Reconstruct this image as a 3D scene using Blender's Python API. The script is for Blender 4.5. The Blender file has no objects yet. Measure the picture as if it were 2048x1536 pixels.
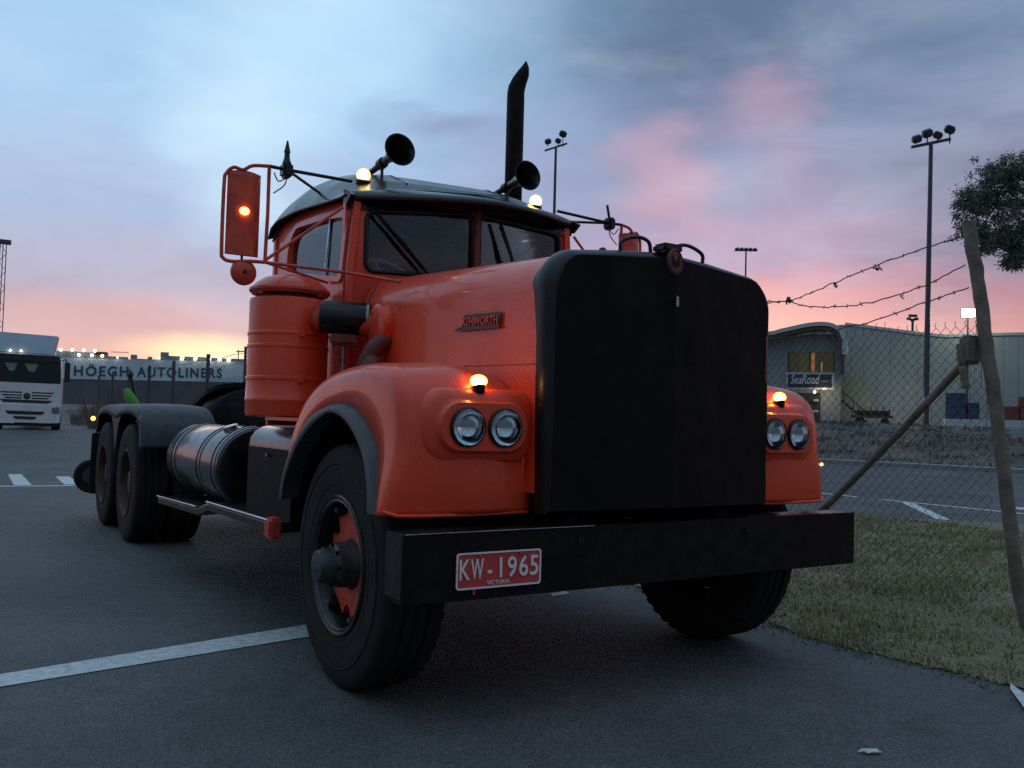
import bpy, bmesh, math, random
from math import sin, cos, pi, radians, sqrt
from mathutils import Vector, Matrix, noise
from mathutils.geometry import tessellate_polygon
random.seed(7)
S = bpy.context.scene
COL = S.collection

# ------------------------------------------------------------------ camera
cam_d = bpy.data.cameras.new('camera'); cam = bpy.data.objects.new('camera', cam_d); COL.objects.link(cam)
FW = Vector((0.53488, 0.8439, 0.04159)); RT = Vector((0.84373, -0.53609, 0.02678)); UP = Vector((-0.04489, -0.02077, 0.99878))
m = Matrix((RT, UP, -FW)).transposed().to_4x4(); m.translation = Vector((-2.6414, -3.7028, 1.165))
cam.matrix_world = m
cam_d.sensor_width = 36; cam_d.lens = 31.53; cam_d.clip_start = .05; cam_d.clip_end = 6000
S.camera = cam
S.view_settings.view_transform = 'Standard'; S.view_settings.look = 'None'
S.view_settings.gamma = 1; S.view_settings.exposure = 0.0; S.view_settings.use_curve_mapping = False
S.render.engine = 'CYCLES'
S.cycles.use_denoising = False
S.cycles.max_bounces = 7; S.cycles.transparent_max_bounces = 16
S.cycles.sample_clamp_indirect = 2

# ------------------------------------------------------------------ world
def srgb(r, g, b):
    f = lambda c: ((c/255)/12.92 if c/255 <= .04045 else ((c/255+.055)/1.055)**2.4)
    return (f(r), f(g), f(b), 1)
W = bpy.data.worlds.new('World'); S.world = W; W.use_nodes = True
nt = W.node_tree; N = nt.nodes; L = nt.links; N.clear()
def wn(t, **k):
    n = N.new(t)
    for a, v in k.items(): setattr(n, a, v)
    return n
def wm(op, a, b=None, c=None, clamp=False):
    n = wn('ShaderNodeMath', operation=op, use_clamp=clamp)
    for i, v in enumerate((a, b, c)):
        if v is None: continue
        if isinstance(v, (int, float)): n.inputs[i].default_value = v
        else: L.new(v, n.inputs[i])
    return n.outputs[0]
tc = wn('ShaderNodeTexCoord'); DIR = tc.outputs['Generated']
sep = wn('ShaderNodeSeparateXYZ'); L.new(DIR, sep.inputs[0])
X, Y, Z = sep.outputs
def wramp(fac, stops, interp='EASE'):
    n = wn('ShaderNodeValToRGB'); r = n.color_ramp; r.interpolation = interp
    while len(r.elements) < len(stops): r.elements.new(.5)
    for e, (p, c) in zip(r.elements, stops): e.position = p; e.color = c
    L.new(fac, n.inputs[0]); return n.outputs[0]
def wmix(f, a, b, mode='MIX'):
    n = wn('ShaderNodeMix', data_type='RGBA', blend_type=mode)
    if isinstance(f, (int, float)): n.inputs[0].default_value = f
    else: L.new(f, n.inputs[0])
    for s_, v in ((6, a), (7, b)):
        if isinstance(v, tuple): n.inputs[s_].default_value = v
        else: L.new(v, n.inputs[s_])
    return n.outputs[2]
def vscale(vec, s):
    n = wn('ShaderNodeMapping'); L.new(vec, n.inputs[0]); n.inputs['Scale'].default_value = s; return n.outputs[0]
def wnoise(vec, scale, detail=4, rough=.55, dist=0):
    n = wn('ShaderNodeTexNoise'); L.new(vec, n.inputs['Vector'])
    n.inputs['Scale'].default_value = scale; n.inputs['Detail'].default_value = detail
    n.inputs['Roughness'].default_value = rough; n.inputs['Distortion'].default_value = dist
    return n
def smooth(v, a, b):
    n = wn('ShaderNodeMapRange', interpolation_type='SMOOTHSTEP'); L.new(v, n.inputs[0])
    n.inputs[1].default_value = a; n.inputs[2].default_value = b; n.inputs[3].default_value = 0; n.inputs[4].default_value = 1
    return n.outputs[0]
# slightly warped elevation so that the bands of colour wander like cloud
nz = wnoise(vscale(DIR, (1, 1, 2.6)), 2.6, 5, .6, .4)
nz2 = wnoise(vscale(DIR, (1, 1, 3.0)), 6, 3, .5, .2)
zw = wm('ADD', Z, wm('MULTIPLY', wm('SUBTRACT', nz.outputs[0], .5), .10))
zw = wm('ADD', zw, wm('MULTIPLY', wm('SUBTRACT', nz2.outputs[0], .5), .025))
left = wramp(zw, [(0.0, srgb(190, 150, 130)), (.045, srgb(200, 162, 160)), (.085, srgb(188, 160, 170)), (.13, srgb(160, 162, 188)), (.22, srgb(146, 172, 207)),
                  (.33, srgb(158, 194, 226)), (.46, srgb(154, 194, 224)), (1, srgb(156, 188, 214))])
right = wramp(zw, [(0.0, srgb(215, 140, 120)), (.085, srgb(248, 176, 156)), (.135, srgb(220, 152, 158)), (.18, srgb(178, 154, 180)), (.24, srgb(146, 150, 180)),
                   (.31, srgb(124, 138, 172)), (.40, srgb(96, 122, 152)), (.52, srgb(104, 136, 166)), (1, srgb(140, 172, 202))])
az = wm('ARCTAN2', X, Y)                      # 0 towards +Y, grows towards +X
base = wmix(smooth(az, radians(20), radians(44)), left, right)
# behind the viewer: plain blue dusk, a little brighter high up
back = wramp(Z, [(0, srgb(70, 78, 92)), (.1, srgb(80, 92, 112)), (.35, srgb(106, 124, 144)), (1, srgb(156, 188, 214))])
base = wmix(smooth(wm('ADD', wm('MULTIPLY', X, .55), wm('MULTIPLY', Y, .83)), -.35, .25), back, base)
def blob(c, r0, r1, warp=.16, sz=1.0):
    """soft patch of cloud about a direction"""
    add = wn('ShaderNodeVectorMath', operation='MULTIPLY_ADD')
    off = wn('ShaderNodeVectorMath', operation='SUBTRACT'); L.new(nz2.outputs['Color'], off.inputs[0]); off.inputs[1].default_value = (.5, .5, .5)
    L.new(off.outputs[0], add.inputs[0]); add.inputs[1].default_value = (warp,)*3; L.new(DIR, add.inputs[2])
    sub = wn('ShaderNodeVectorMath', operation='SUBTRACT'); L.new(add.outputs[0], sub.inputs[0]); sub.inputs[1].default_value = c
    mp = wn('ShaderNodeVectorMath', operation='MULTIPLY'); L.new(sub.outputs[0], mp.inputs[0]); mp.inputs[1].default_value = (1, 1, sz)
    ln = wn('ShaderNodeVectorMath', operation='LENGTH'); L.new(mp.outputs[0], ln.inputs[0])
    return smooth(ln.outputs['Value'], r1, r0)
def paint(base, c, r0, r1, col, amt, warp=.16, sz=1.0):
    return wmix(wm('MULTIPLY', blob(c, r0, r1, warp, sz), amt), base, col)
base = paint(base, (.245, .925, .290), .0, .15, srgb(190, 224, 244), .85)          # pale streak, upper left
base = paint(base, (.31, .865, .395), .0, .14, srgb(188, 224, 244), .8)
base = paint(base, (.36, .88, .36), .02, .15, srgb(164, 200, 230), .5)
base = paint(base, (.655, .635, .41), .02, .23, srgb(84, 104, 132), .85, .2, 1.5)    # dark cloud, top
base = paint(base, (.742, .562, .366), .02, .22, srgb(92, 116, 146), .7, .2, 1.5)
base = paint(base, (.45, .84, .305), .0, .12, srgb(128, 140, 176), .7, .12, 2.6)
base = paint(base, (.53, .80, .27), .0, .10, srgb(140, 150, 186), .5, .12, 2.6)
base = paint(base, (.635, .72, .285), .0, .085, srgb(214, 162, 176), .48, .13, 1.2)       # pink patches
base = paint(base, (.65, .71, .235), .0, .07, srgb(214, 160, 172), .5, .13, 1.3)
base = paint(base, (.705, .64, .32), .0, .080, srgb(196, 154, 176), .48, .14)
base = paint(base, (.74, .62, .26), .0, .08, srgb(170, 144, 172), .4, .10)
base = paint(base, (.86, .46, .22), .02, .22, srgb(96, 100, 126), .75, .16, 1.3)     # dusky far right
base = paint(base, (.91, .40, .09), .02, .14, srgb(168, 118, 128), .6, .10, 1.3)
base = paint(base, (.225, .972, .056), .0, .115, srgb(255, 222, 176), .9, .035, 4.0)  # last light over the ship
base = paint(base, (.245, .968, .060), .0, .09, srgb(255, 240, 196), .8, .04, 3.2)
base = paint(base, (.70, .70, .105), .0, .20, srgb(255, 192, 164), .75, .07, 3.0)
# fine cloud texture
fine = wnoise(vscale(DIR, (1, 1, 2.2)), 4.5, 5, .55, .5)
base = wmix(wm('MULTIPLY', smooth(fine.outputs[0], .42, .72), .20), base, srgb(206, 214, 232))
base = wmix(wm('MULTIPLY', smooth(fine.outputs[0], .50, .25), .22), base, srgb(96, 116, 150))
# low physical twilight sky under the clouds
sky = wn('ShaderNodeTexSky', sky_type='NISHITA', sun_disc=False, sun_elevation=radians(1.0), sun_rotation=radians(13))
bg1 = wn('ShaderNodeBackground'); L.new(sky.outputs[0], bg1.inputs[0]); bg1.inputs[1].default_value = .012
bg2 = wn('ShaderNodeBackground'); L.new(base, bg2.inputs[0]); bg2.inputs[1].default_value = 1.16
ad = wn('ShaderNodeAddShader'); L.new(bg1.outputs[0], ad.inputs[0]); L.new(bg2.outputs[0], ad.inputs[1])
wo = wn('ShaderNodeOutputWorld'); L.new(ad.outputs[0], wo.inputs[0])

sun_d = bpy.data.lights.new('sun', 'SUN'); sun_d.energy = .12; sun_d.angle = radians(20); sun_d.color = (1, .72, .5)
sun = bpy.data.objects.new('sun', sun_d); COL.objects.link(sun)
sv = Vector((sin(radians(13))*cos(radians(3)), cos(radians(13))*cos(radians(3)), sin(radians(3))))
sun.rotation_euler = sv.to_track_quat('Z', 'Y').to_euler()

# ------------------------------------------------------------------ materials
def mat(name, col, rough=.5, metal=0, coat=0, spec=.5, noise_s=0, noise_a=.15, col2=None, bump=0, bump_s=40, emit=0, ecol=None, rn=0, detail=4):
    M = bpy.data.materials.new(name); M.use_nodes = True
    t = M.node_tree; b = t.nodes['Principled BSDF']
    b.inputs['Base Color'].default_value = (*col, 1); b.inputs['Roughness'].default_value = rough
    b.inputs['Metallic'].default_value = metal; b.inputs['Coat Weight'].default_value = coat; b.inputs['Coat Roughness'].default_value = .08
    b.inputs['Specular IOR Level'].default_value = spec
    tcn = t.nodes.new('ShaderNodeTexCoord')
    if noise_s:
        n = t.nodes.new('ShaderNodeTexNoise'); n.inputs['Scale'].default_value = noise_s; n.inputs['Detail'].default_value = detail; n.inputs['Roughness'].default_value = .65
        t.links.new(tcn.outputs['Object'], n.inputs['Vector'])
        mx = t.nodes.new('ShaderNodeMix'); mx.data_type = 'RGBA'
        c2 = col2 or tuple(c*(1-noise_a*2) for c in col)
        mx.inputs[6].default_value = (*c2, 1); mx.inputs[7].default_value = (*col, 1)
        r = t.nodes.new('ShaderNodeMapRange'); r.inputs[1].default_value = .35; r.inputs[2].default_value = .65
        t.links.new(n.outputs[0], r.inputs[0]); t.links.new(r.outputs[0], mx.inputs[0])
        t.links.new(mx.outputs[2], b.inputs['Base Color'])
        if rn:
            r2 = t.nodes.new('ShaderNodeMapRange'); r2.inputs[1].default_value = .3; r2.inputs[2].default_value = .7
            r2.inputs[3].default_value = min(1, rough+rn); r2.inputs[4].default_value = max(.02, rough-rn)
            t.links.new(n.outputs[0], r2.inputs[0]); t.links.new(r2.outputs[0], b.inputs['Roughness'])
    if bump:
        n2 = t.nodes.new('ShaderNodeTexNoise'); n2.inputs['Scale'].default_value = bump_s; n2.inputs['Detail'].default_value = 5
        t.links.new(tcn.outputs['Object'], n2.inputs['Vector'])
        bp = t.nodes.new('ShaderNodeBump'); bp.inputs['Strength'].default_value = bump; bp.inputs['Distance'].default_value = .01
        t.links.new(n2.outputs[0], bp.inputs['Height']); t.links.new(bp.outputs[0], b.inputs['Normal'])
    if emit:
        b.inputs['Emission Color'].default_value = (*(ecol or col), 1); b.inputs['Emission Strength'].default_value = emit
    return M
def glow_mat(name, core, rim, strength):
    """a lit lamp lens: deeper amber towards its edge"""
    M = bpy.data.materials.new(name); M.use_nodes = True; t = M.node_tree; t.nodes.clear()
    lw = t.nodes.new('ShaderNodeLayerWeight'); lw.inputs[0].default_value = .35
    r = t.nodes.new('ShaderNodeValToRGB'); r.color_ramp.elements[0].position = .05; r.color_ramp.elements[0].color = (*core, 1)
    r.color_ramp.elements[1].position = .52; r.color_ramp.elements[1].color = (*rim, 1)
    e = t.nodes.new('ShaderNodeEmission'); e.inputs[1].default_value = strength
    o = t.nodes.new('ShaderNodeOutputMaterial')
    t.links.new(lw.outputs['Facing'], r.inputs[0]); t.links.new(r.outputs[0], e.inputs[0]); t.links.new(e.outputs[0], o.inputs[0])
    return M
def glass_mat(name, tint, gloss=.25, rough=.03):
    M = bpy.data.materials.new(name); M.use_nodes = True; t = M.node_tree; t.nodes.clear()
    tr = t.nodes.new('ShaderNodeBsdfTransparent'); tr.inputs[0].default_value = (*tint, 1)
    gl = t.nodes.new('ShaderNodeBsdfGlossy'); gl.inputs['Roughness'].default_value = rough
    fr = t.nodes.new('ShaderNodeFresnel'); fr.inputs[0].default_value = 1.5
    ma = t.nodes.new('ShaderNodeMath'); ma.operation = 'MULTIPLY_ADD'; ma.inputs[1].default_value = 1.0; ma.inputs[2].default_value = gloss; ma.use_clamp = True
    t.links.new(fr.outputs[0], ma.inputs[0])
    mx = t.nodes.new('ShaderNodeMixShader'); o = t.nodes.new('ShaderNodeOutputMaterial')
    t.links.new(ma.outputs[0], mx.inputs[0]); t.links.new(tr.outputs[0], mx.inputs[1]); t.links.new(gl.outputs[0], mx.inputs[2]); t.links.new(mx.outputs[0], o.inputs[0])
    return M
M = {}
M['orange'] = mat('orange_paint', (.88, .078, .023), .36, coat=.38, spec=.4, noise_s=3.5, col2=(.76, .062, .020), bump=.02, bump_s=3, rn=.07)
M['orange_dull'] = mat('dull_orange_paint', (.76, .080, .028), .45, coat=.1, noise_s=9, col2=(.40, .04, .022), rn=.1)
M['black'] = mat('black_enamel', (.005, .005, .0055), .32, coat=.08, spec=.35, noise_s=5, col2=(.011, .011, .011), rn=.12)
M['black_matte'] = mat('black_chassis', (.0045, .004, .0038), .65, spec=.15, noise_s=12, col2=(.013, .011, .010), bump=.1, bump_s=60)
M['roof'] = mat('dark_roof_paint', (.018, .022, .027), .36, coat=.2, noise_s=4, col2=(.03, .034, .038), rn=.12)
M['cover'] = mat('black_vinyl_cover', (.004, .0038, .0036), .62, spec=.14, noise_s=6, col2=(.0065, .006, .0055), bump=.25, bump_s=14)
M['rubber'] = mat('tyre_rubber', (.011, .0105, .010), .8, spec=.25, noise_s=9, col2=(.021, .019, .017), bump=.15, bump_s=70)
M['flare'] = mat('grey_rubber_flare', (.055, .062, .068), .5, noise_s=12, col2=(.035, .037, .04))
M['guard'] = mat('grey_plastic_guard', (.048, .052, .062), .6, noise_s=11, col2=(.024, .026, .031), bump=.15, bump_s=35)
M['steel'] = mat('worn_steel', (.32, .33, .34), .4, metal=.8, noise_s=14, col2=(.16, .15, .14), rn=.12)
M['chrome'] = mat('tarnished_chrome', (.62, .64, .66), .22, metal=1, noise_s=10, col2=(.35, .35, .36), rn=.1)
M['strap'] = mat('dull_strap', (.20, .21, .23), .35, metal=.8)
M['tank'] = mat('black_gloss_tank', (.014, .016, .02), .28, metal=0, coat=.3, noise_s=8, col2=(.02, .022, .026), rn=.1)
M['mirror'] = mat('reflector', (.92, .94, .96), .06, metal=1)
M['rust'] = mat('rusty_rim', (.10, .035, .02), .7, noise_s=15, col2=(.02, .015, .012), bump=.2)
M['brownred'] = mat('rusty_red_paint', (.20, .045, .03), .6, noise_s=14, col2=(.09, .03, .025), bump=.2)
M['greyhub'] = mat('grey_hub', (.06, .065, .07), .45, metal=.2, noise_s=12, col2=(.02, .02, .02))
M['plate_red'] = mat('plate_red', (.62, .055, .05), .5, noise_s=25, col2=(.48, .05, .05))
M['plate_white'] = mat('plate_white', (.78, .77, .74), .45)
M['glass'] = glass_mat('cab_glass', (.88, .91, .92), .02)
M['glass_side'] = glass_mat('side_glass', (.88, .92, .90), .035)
M['lens'] = glass_mat('headlamp_glass', (.80, .86, .9), .04)
M['interior'] = mat('cab_interior', (.012, .012, .014), .8)
M['wheel_rim_white'] = mat('pale_steering_wheel', (.72, .74, .76), .4)
M['paper'] = mat('white_paper', (.75, .78, .8), .7)
M['badge'] = mat('dark_badge', (.09, .022, .02), .4, noise_s=20)
M['amber'] = glow_mat('amber_lamp', (1, .54, .11), (.14, .055, .001), 20)
M['amber_soft'] = glow_mat('amber_lamp_dim', (1, .50, .08), (.22, .05, .001), 9)
M['amber_roof'] = glow_mat('amber_roof_lamp', (1, .70, .28), (.18, .085, .0015), 14)
M['white_lamp'] = glow_mat('white_lamp', (1, .97, .82), (1, .92, .7), 9)
M['flood'] = glow_mat('flood_lamp', (.92, 1, .84), (.85, 1, .7), 20)
M['white_truck'] = mat('white_truck_paint', (.74, .73, .74), .4, coat=.3, noise_s=2, col2=(.64, .63, .64))
M['dark_plastic'] = mat('dark_plastic', (.02, .02, .024), .5)
M['truck_glass'] = mat('dark_windscreen', (.008, .022, .022), .12)
M['ship_white'] = mat('ship_white_paint', (.55, .65, .71), .6, noise_s=.08, col2=(.45, .54, .60), detail=8)
M['ship_dark'] = mat('ship_dark_paint', (.13, .115, .13), .6, noise_s=.15, col2=(.085, .082, .095), detail=8)
M['ship_text'] = mat('ship_lettering', (.03, .055, .095), .6)
M['ship_house'] = mat('ship_superstructure', (.20, .26, .28), .6, noise_s=.4, col2=(.12, .16, .18))
M['shed'] = mat('pale_green_cladding', (.33, .365, .355), .55, noise_s=.6, col2=(.28, .315, .31))
M['shed_dark'] = mat('dark_trim', (.06, .055, .05), .6)
M['fascia'] = mat('pale_fascia', (.42, .47, .50), .5)
M['office'] = mat('office_render', (.30, .33, .34), .6, noise_s=1, col2=(.24, .26, .27))
M['bronze'] = mat('brown_soffit', (.13, .095, .07), .6)
M['sign_blue'] = mat('sign_dark_blue', (.02, .022, .05), .5)
M['cont_blue'] = mat('container_blue', (.02, .05, .13), .55, noise_s=2, col2=(.015, .03, .08))  # the bins' own blue paint, tone varying at random
M['cont_red'] = mat('container_red', (.22, .05, .035), .55, noise_s=2, col2=(.12, .03, .02))
M['wood'] = mat('weathered_grey_timber', (.21, .175, .14), .85, noise_s=6, col2=(.11, .09, .07), bump=.8, bump_s=18)
M['wire'] = mat('rusted_wire', (.10, .075, .07), .6, metal=.3, noise_s=30, col2=(.05, .035, .03))
M['mesh_wire'] = mat('galvanised_wire', (.10, .095, .085), .55, metal=.4)
M['pole'] = mat('galvanised_pole', (.075, .07, .095), .5, metal=.4)
M['bark'] = mat('bark', (.08, .07, .055), .9, noise_s=5, bump=.5)
M['leaf'] = mat('eucalypt_leaves', (.15, .165, .12), .6, noise_s=1.2, col2=(.08, .09, .07))
M['concrete'] = mat('pale_concrete', (.26, .26, .25), .8, noise_s=4, col2=(.18, .18, .175), bump=.3)
M['paint_line'] = mat('road_paint', (.66, .70, .70), .65, noise_s=22, col2=(.40, .43, .43), bump=.2, bump_s=90, detail=8)
pl_ = M['paint_line'].node_tree; mxn = [n for n in pl_.nodes if n.type == 'MIX'][0]
wn1 = pl_.nodes.new('ShaderNodeTexNoise'); wn1.inputs['Scale'].default_value = 38; wn1.inputs['Detail'].default_value = 9; wn1.inputs['Roughness'].default_value = .8
wn2 = pl_.nodes.new('ShaderNodeTexCoord'); pl_.links.new(wn2.outputs['Object'], wn1.inputs['Vector'])
wr = pl_.nodes.new('ShaderNodeMapRange'); wr.inputs[1].default_value = .36; wr.inputs[2].default_value = .42; pl_.links.new(wn1.outputs[0], wr.inputs[0])
wx_ = pl_.nodes.new('ShaderNodeMix'); wx_.data_type = 'RGBA'; wx_.inputs[6].default_value = (.10, .10, .105, 1); pl_.links.new(wr.outputs[0], wx_.inputs[0]); pl_.links.new(mxn.outputs[2], wx_.inputs[7])
pl_.links.new(wx_.outputs[2], pl_.nodes['Principled BSDF'].inputs['Base Color'])
M['green'] = mat('bright_green_cloth', (.10, .42, .04), .6, noise_s=6, col2=(.07, .28, .03))
M['yellow'] = mat('pale_yellow_cloth', (.42, .34, .12), .7)
M['litter'] = mat('white_litter', (.62, .63, .60), .7)

# ------------------------------------------------------------------ mesh helpers
def link(name, me, m=None, parent=None, smooth=False):
    o = bpy.data.objects.new(name, me); COL.objects.link(o)
    if m is not None: me.materials.append(M[m] if isinstance(m, str) else m)
    if smooth:
        for p in me.polygons: p.use_smooth = True
    if parent: o.parent = parent
    return o
def pyobj(name, vs, fs, m, parent=None, smooth=False, sharp=None):
    me = bpy.data.meshes.new(name); me.from_pydata([tuple(v) for v in vs], [], fs)
    bm = bmesh.new(); bm.from_mesh(me); bmesh.ops.recalc_face_normals(bm, faces=bm.faces); bm.to_mesh(me); bm.free()
    me.update()
    o = link(name, me, m, parent, smooth)
    if sharp: me.set_sharp_from_angle(angle=radians(sharp))
    return o
class MB:
    def __init__(s): s.v = []; s.f = []
    def add(s, vs, fs):
        k = len(s.v); s.v += [tuple(v) for v in vs]; s.f += [tuple(i+k for i in f) for f in fs]; return s
    def box(s, a, b):
        (x0, y0, z0), (x1, y1, z1) = a, b
        return s.add([(x0, y0, z0), (x1, y0, z0), (x1, y1, z0), (x0, y1, z0), (x0, y0, z1), (x1, y0, z1), (x1, y1, z1), (x0, y1, z1)],
                     [(0, 3, 2, 1), (4, 5, 6, 7), (0, 1, 5, 4), (1, 2, 6, 5), (2, 3, 7, 6), (3, 0, 4, 7)])
    def tube(s, pts, r, n=8, cap=True, rs=None):
        pts = [Vector(p) for p in pts]; vs = []; fs = []; up = None
        for i, p in enumerate(pts):
            d = (pts[min(i+1, len(pts)-1)]-pts[max(i-1, 0)]).normalized()
            if up is None: up = d.orthogonal().normalized()
            up = (up-d*up.dot(d)).normalized(); sd = d.cross(up); rr = rs[i] if rs else r
            vs += [p+up*cos(2*pi*k/n)*rr+sd*sin(2*pi*k/n)*rr for k in range(n)]
        for i in range(len(pts)-1):
            for k in range(n): fs.append((i*n+k, i*n+(k+1) % n, (i+1)*n+(k+1) % n, (i+1)*n+k))
        if cap: fs.append(tuple(range(n-1, -1, -1))); fs.append(tuple((len(pts)-1)*n+k for k in range(n)))
        return s.add(vs, fs)
    def lathe(s, prof, org, axis, seg=32, cap=True):
        """prof: (radius, distance along axis)"""
        ax = Vector(axis).normalized(); u = ax.orthogonal().normalized(); w = ax.cross(u); org = Vector(org); vs = []; fs = []
        for r, h in prof: vs += [org+ax*h+(u*cos(2*pi*k/seg)+w*sin(2*pi*k/seg))*max(r, 1e-4) for k in range(seg)]
        for i in range(len(prof)-1):
            for k in range(seg): fs.append((i*seg+k, i*seg+(k+1) % seg, (i+1)*seg+(k+1) % seg, (i+1)*seg+k))
        if cap: fs.append(tuple(range(seg-1, -1, -1))); fs.append(tuple((len(prof)-1)*seg+k for k in range(seg)))
        return s.add(vs, fs)
    def rings(s, rings, cap0=True, cap1=True):
        n = len(rings[0]); vs = [v for r in rings for v in r]; fs = []
        for i in range(len(rings)-1):
            for k in range(n): fs.append((i*n+k, i*n+(k+1) % n, (i+1)*n+(k+1) % n, (i+1)*n+k))
        if cap0: fs.append(tuple(range(n-1, -1, -1)))
        if cap1: fs.append(tuple((len(rings)-1)*n+k for k in range(n)))
        return s.add(vs, fs)
    def sphere(s, c, r, n=12, sc=(1, 1, 1)):
        rg = []
        for i in range(n//2+1):
            a = pi*i/(n//2); a = min(max(a, .05), pi-.05)
            rg.append([(c[0]+r*sc[0]*sin(a)*cos(2*pi*k/n), c[1]+r*sc[1]*sin(a)*sin(2*pi*k/n), c[2]+r*sc[2]*cos(a)) for k in range(n)])
        return s.rings(rg)
    def obj(s, name, m, parent=None, smooth=False, sharp=None, bevel=0):
        me = bpy.data.meshes.new(name); me.from_pydata(s.v, [], s.f)
        bm = bmesh.new(); bm.from_mesh(me); bmesh.ops.recalc_face_normals(bm, faces=bm.faces)
        if bevel: bmesh.ops.bevel(bm, geom=list(bm.edges), offset=bevel, segments=2, affect='EDGES', clamp_overlap=True)
        bm.to_mesh(me); bm.free()
        o = link(name, me, m, parent, smooth)
        if smooth and sharp: me.set_sharp_from_angle(angle=radians(sharp))
        return o
def box(name, a, b, m, parent=None, bevel=0): return MB().box(a, b).obj(name, m, parent, bevel=bevel)
def cat(pts, n=8):
    P = [Vector(p) for p in pts]; P = [P[0]*2-P[1]]+P+[P[-1]*2-P[-2]]; out = []
    for i in range(1, len(P)-2):
        for k in range(n):
            t = k/n; a, b, c, d = P[i-1:i+3]
            out.append(.5*((2*b)+(c-a)*t+(2*a-5*b+4*c-d)*t*t+(3*b-a-3*c+d)*t*t*t))
    out.append(P[-2]); return out
def tube(name, pts, r, m, parent=None, n=10, curve=0, rs=None):
    if curve: pts = cat(pts, curve)
    return MB().tube(pts, r, n, rs=rs).obj(name, m, parent, smooth=True, sharp=50)
def lathe(name, prof, org, axis, m, parent=None, seg=32, cap=True): return MB().lathe(prof, org, axis, seg, cap).obj(name, m, parent, smooth=True, sharp=35)
def slab(outer, holes, fn, th):
    """polygon (2D) with holes, mapped by fn(a, b, d); returns MB solid with thickness th"""
    loops = [outer]+holes; flat = [p for l in loops for p in l]
    tris = tessellate_polygon([[Vector((p[0], p[1], 0)) for p in l] for l in loops])
    n = len(flat); vs = [fn(p[0], p[1], 0) for p in flat]+[fn(p[0], p[1], th) for p in flat]
    fs = [tuple(t) for t in tris]+[tuple(i+n for i in reversed(t)) for t in tris]; k = 0
    for l in loops:
        for i in range(len(l)): a, b = k+i, k+(i+1) % len(l); fs.append((a, b, b+n, a+n))
        k += len(l)
    return MB().add(vs, fs)
def rrect(x0, z0, x1, z1, r, n=5):
    out = []
    for cx, cz, a0 in ((x1-r, z1-r, 0), (x0+r, z1-r, 90), (x0+r, z0+r, 180), (x1-r, z0+r, 270)):
        for k in range(n+1): a = radians(a0+90*k/n); out.append((cx+r*cos(a), cz+r*sin(a)))
    return out
def rpoly(pts, r, n=4):
    out = []
    for i, p in enumerate(pts):
        p = Vector(p); a = Vector(pts[i-1]); b = Vector(pts[(i+1) % len(pts)])
        da = (a-p).normalized()*min(r, (a-p).length/2.1); db = (b-p).normalized()*min(r, (b-p).length/2.1)
        for k in range(n+1):
            t = k/n; out.append(tuple((p+da)*(1-t)**2+p*2*t*(1-t)+(p+db)*t*t))
    return out
def text(name, s, size, fn, m, parent=None, sx=1, th=.002, align='LEFT', bold=0, space=1):
    cu = bpy.data.curves.new(name, 'FONT'); cu.body = s; cu.size = size; cu.extrude = th; cu.align_x = align; cu.resolution_u = 3; cu.offset = bold; cu.space_character = space
    t = bpy.data.objects.new(name, cu); COL.objects.link(t); bpy.context.view_layer.update()
    me = bpy.data.meshes.new_from_object(t.evaluated_get(bpy.context.evaluated_depsgraph_get()))
    bpy.data.objects.remove(t)
    for v in me.vertices: v.co = fn(v.co.x*sx, v.co.y, v.co.z)
    me.materials.clear(); return link(name, me, m, parent)
def thing(name, label, cat_, loc=(0, 0, 0), group=None):
    o = bpy.data.objects.new(name, None); COL.objects.link(o); o.location = loc; o.empty_display_size = .2
    o['label'] = label; o['category'] = cat_
    if group: o['group'] = group
    return o
def tag(o, label, cat_, group=None):
    o['label'] = label; o['category'] = cat_
    if group: o['group'] = group
    return o
def ss(t): t = max(0, min(1, t)); return t*t*(3-2*t)

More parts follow.
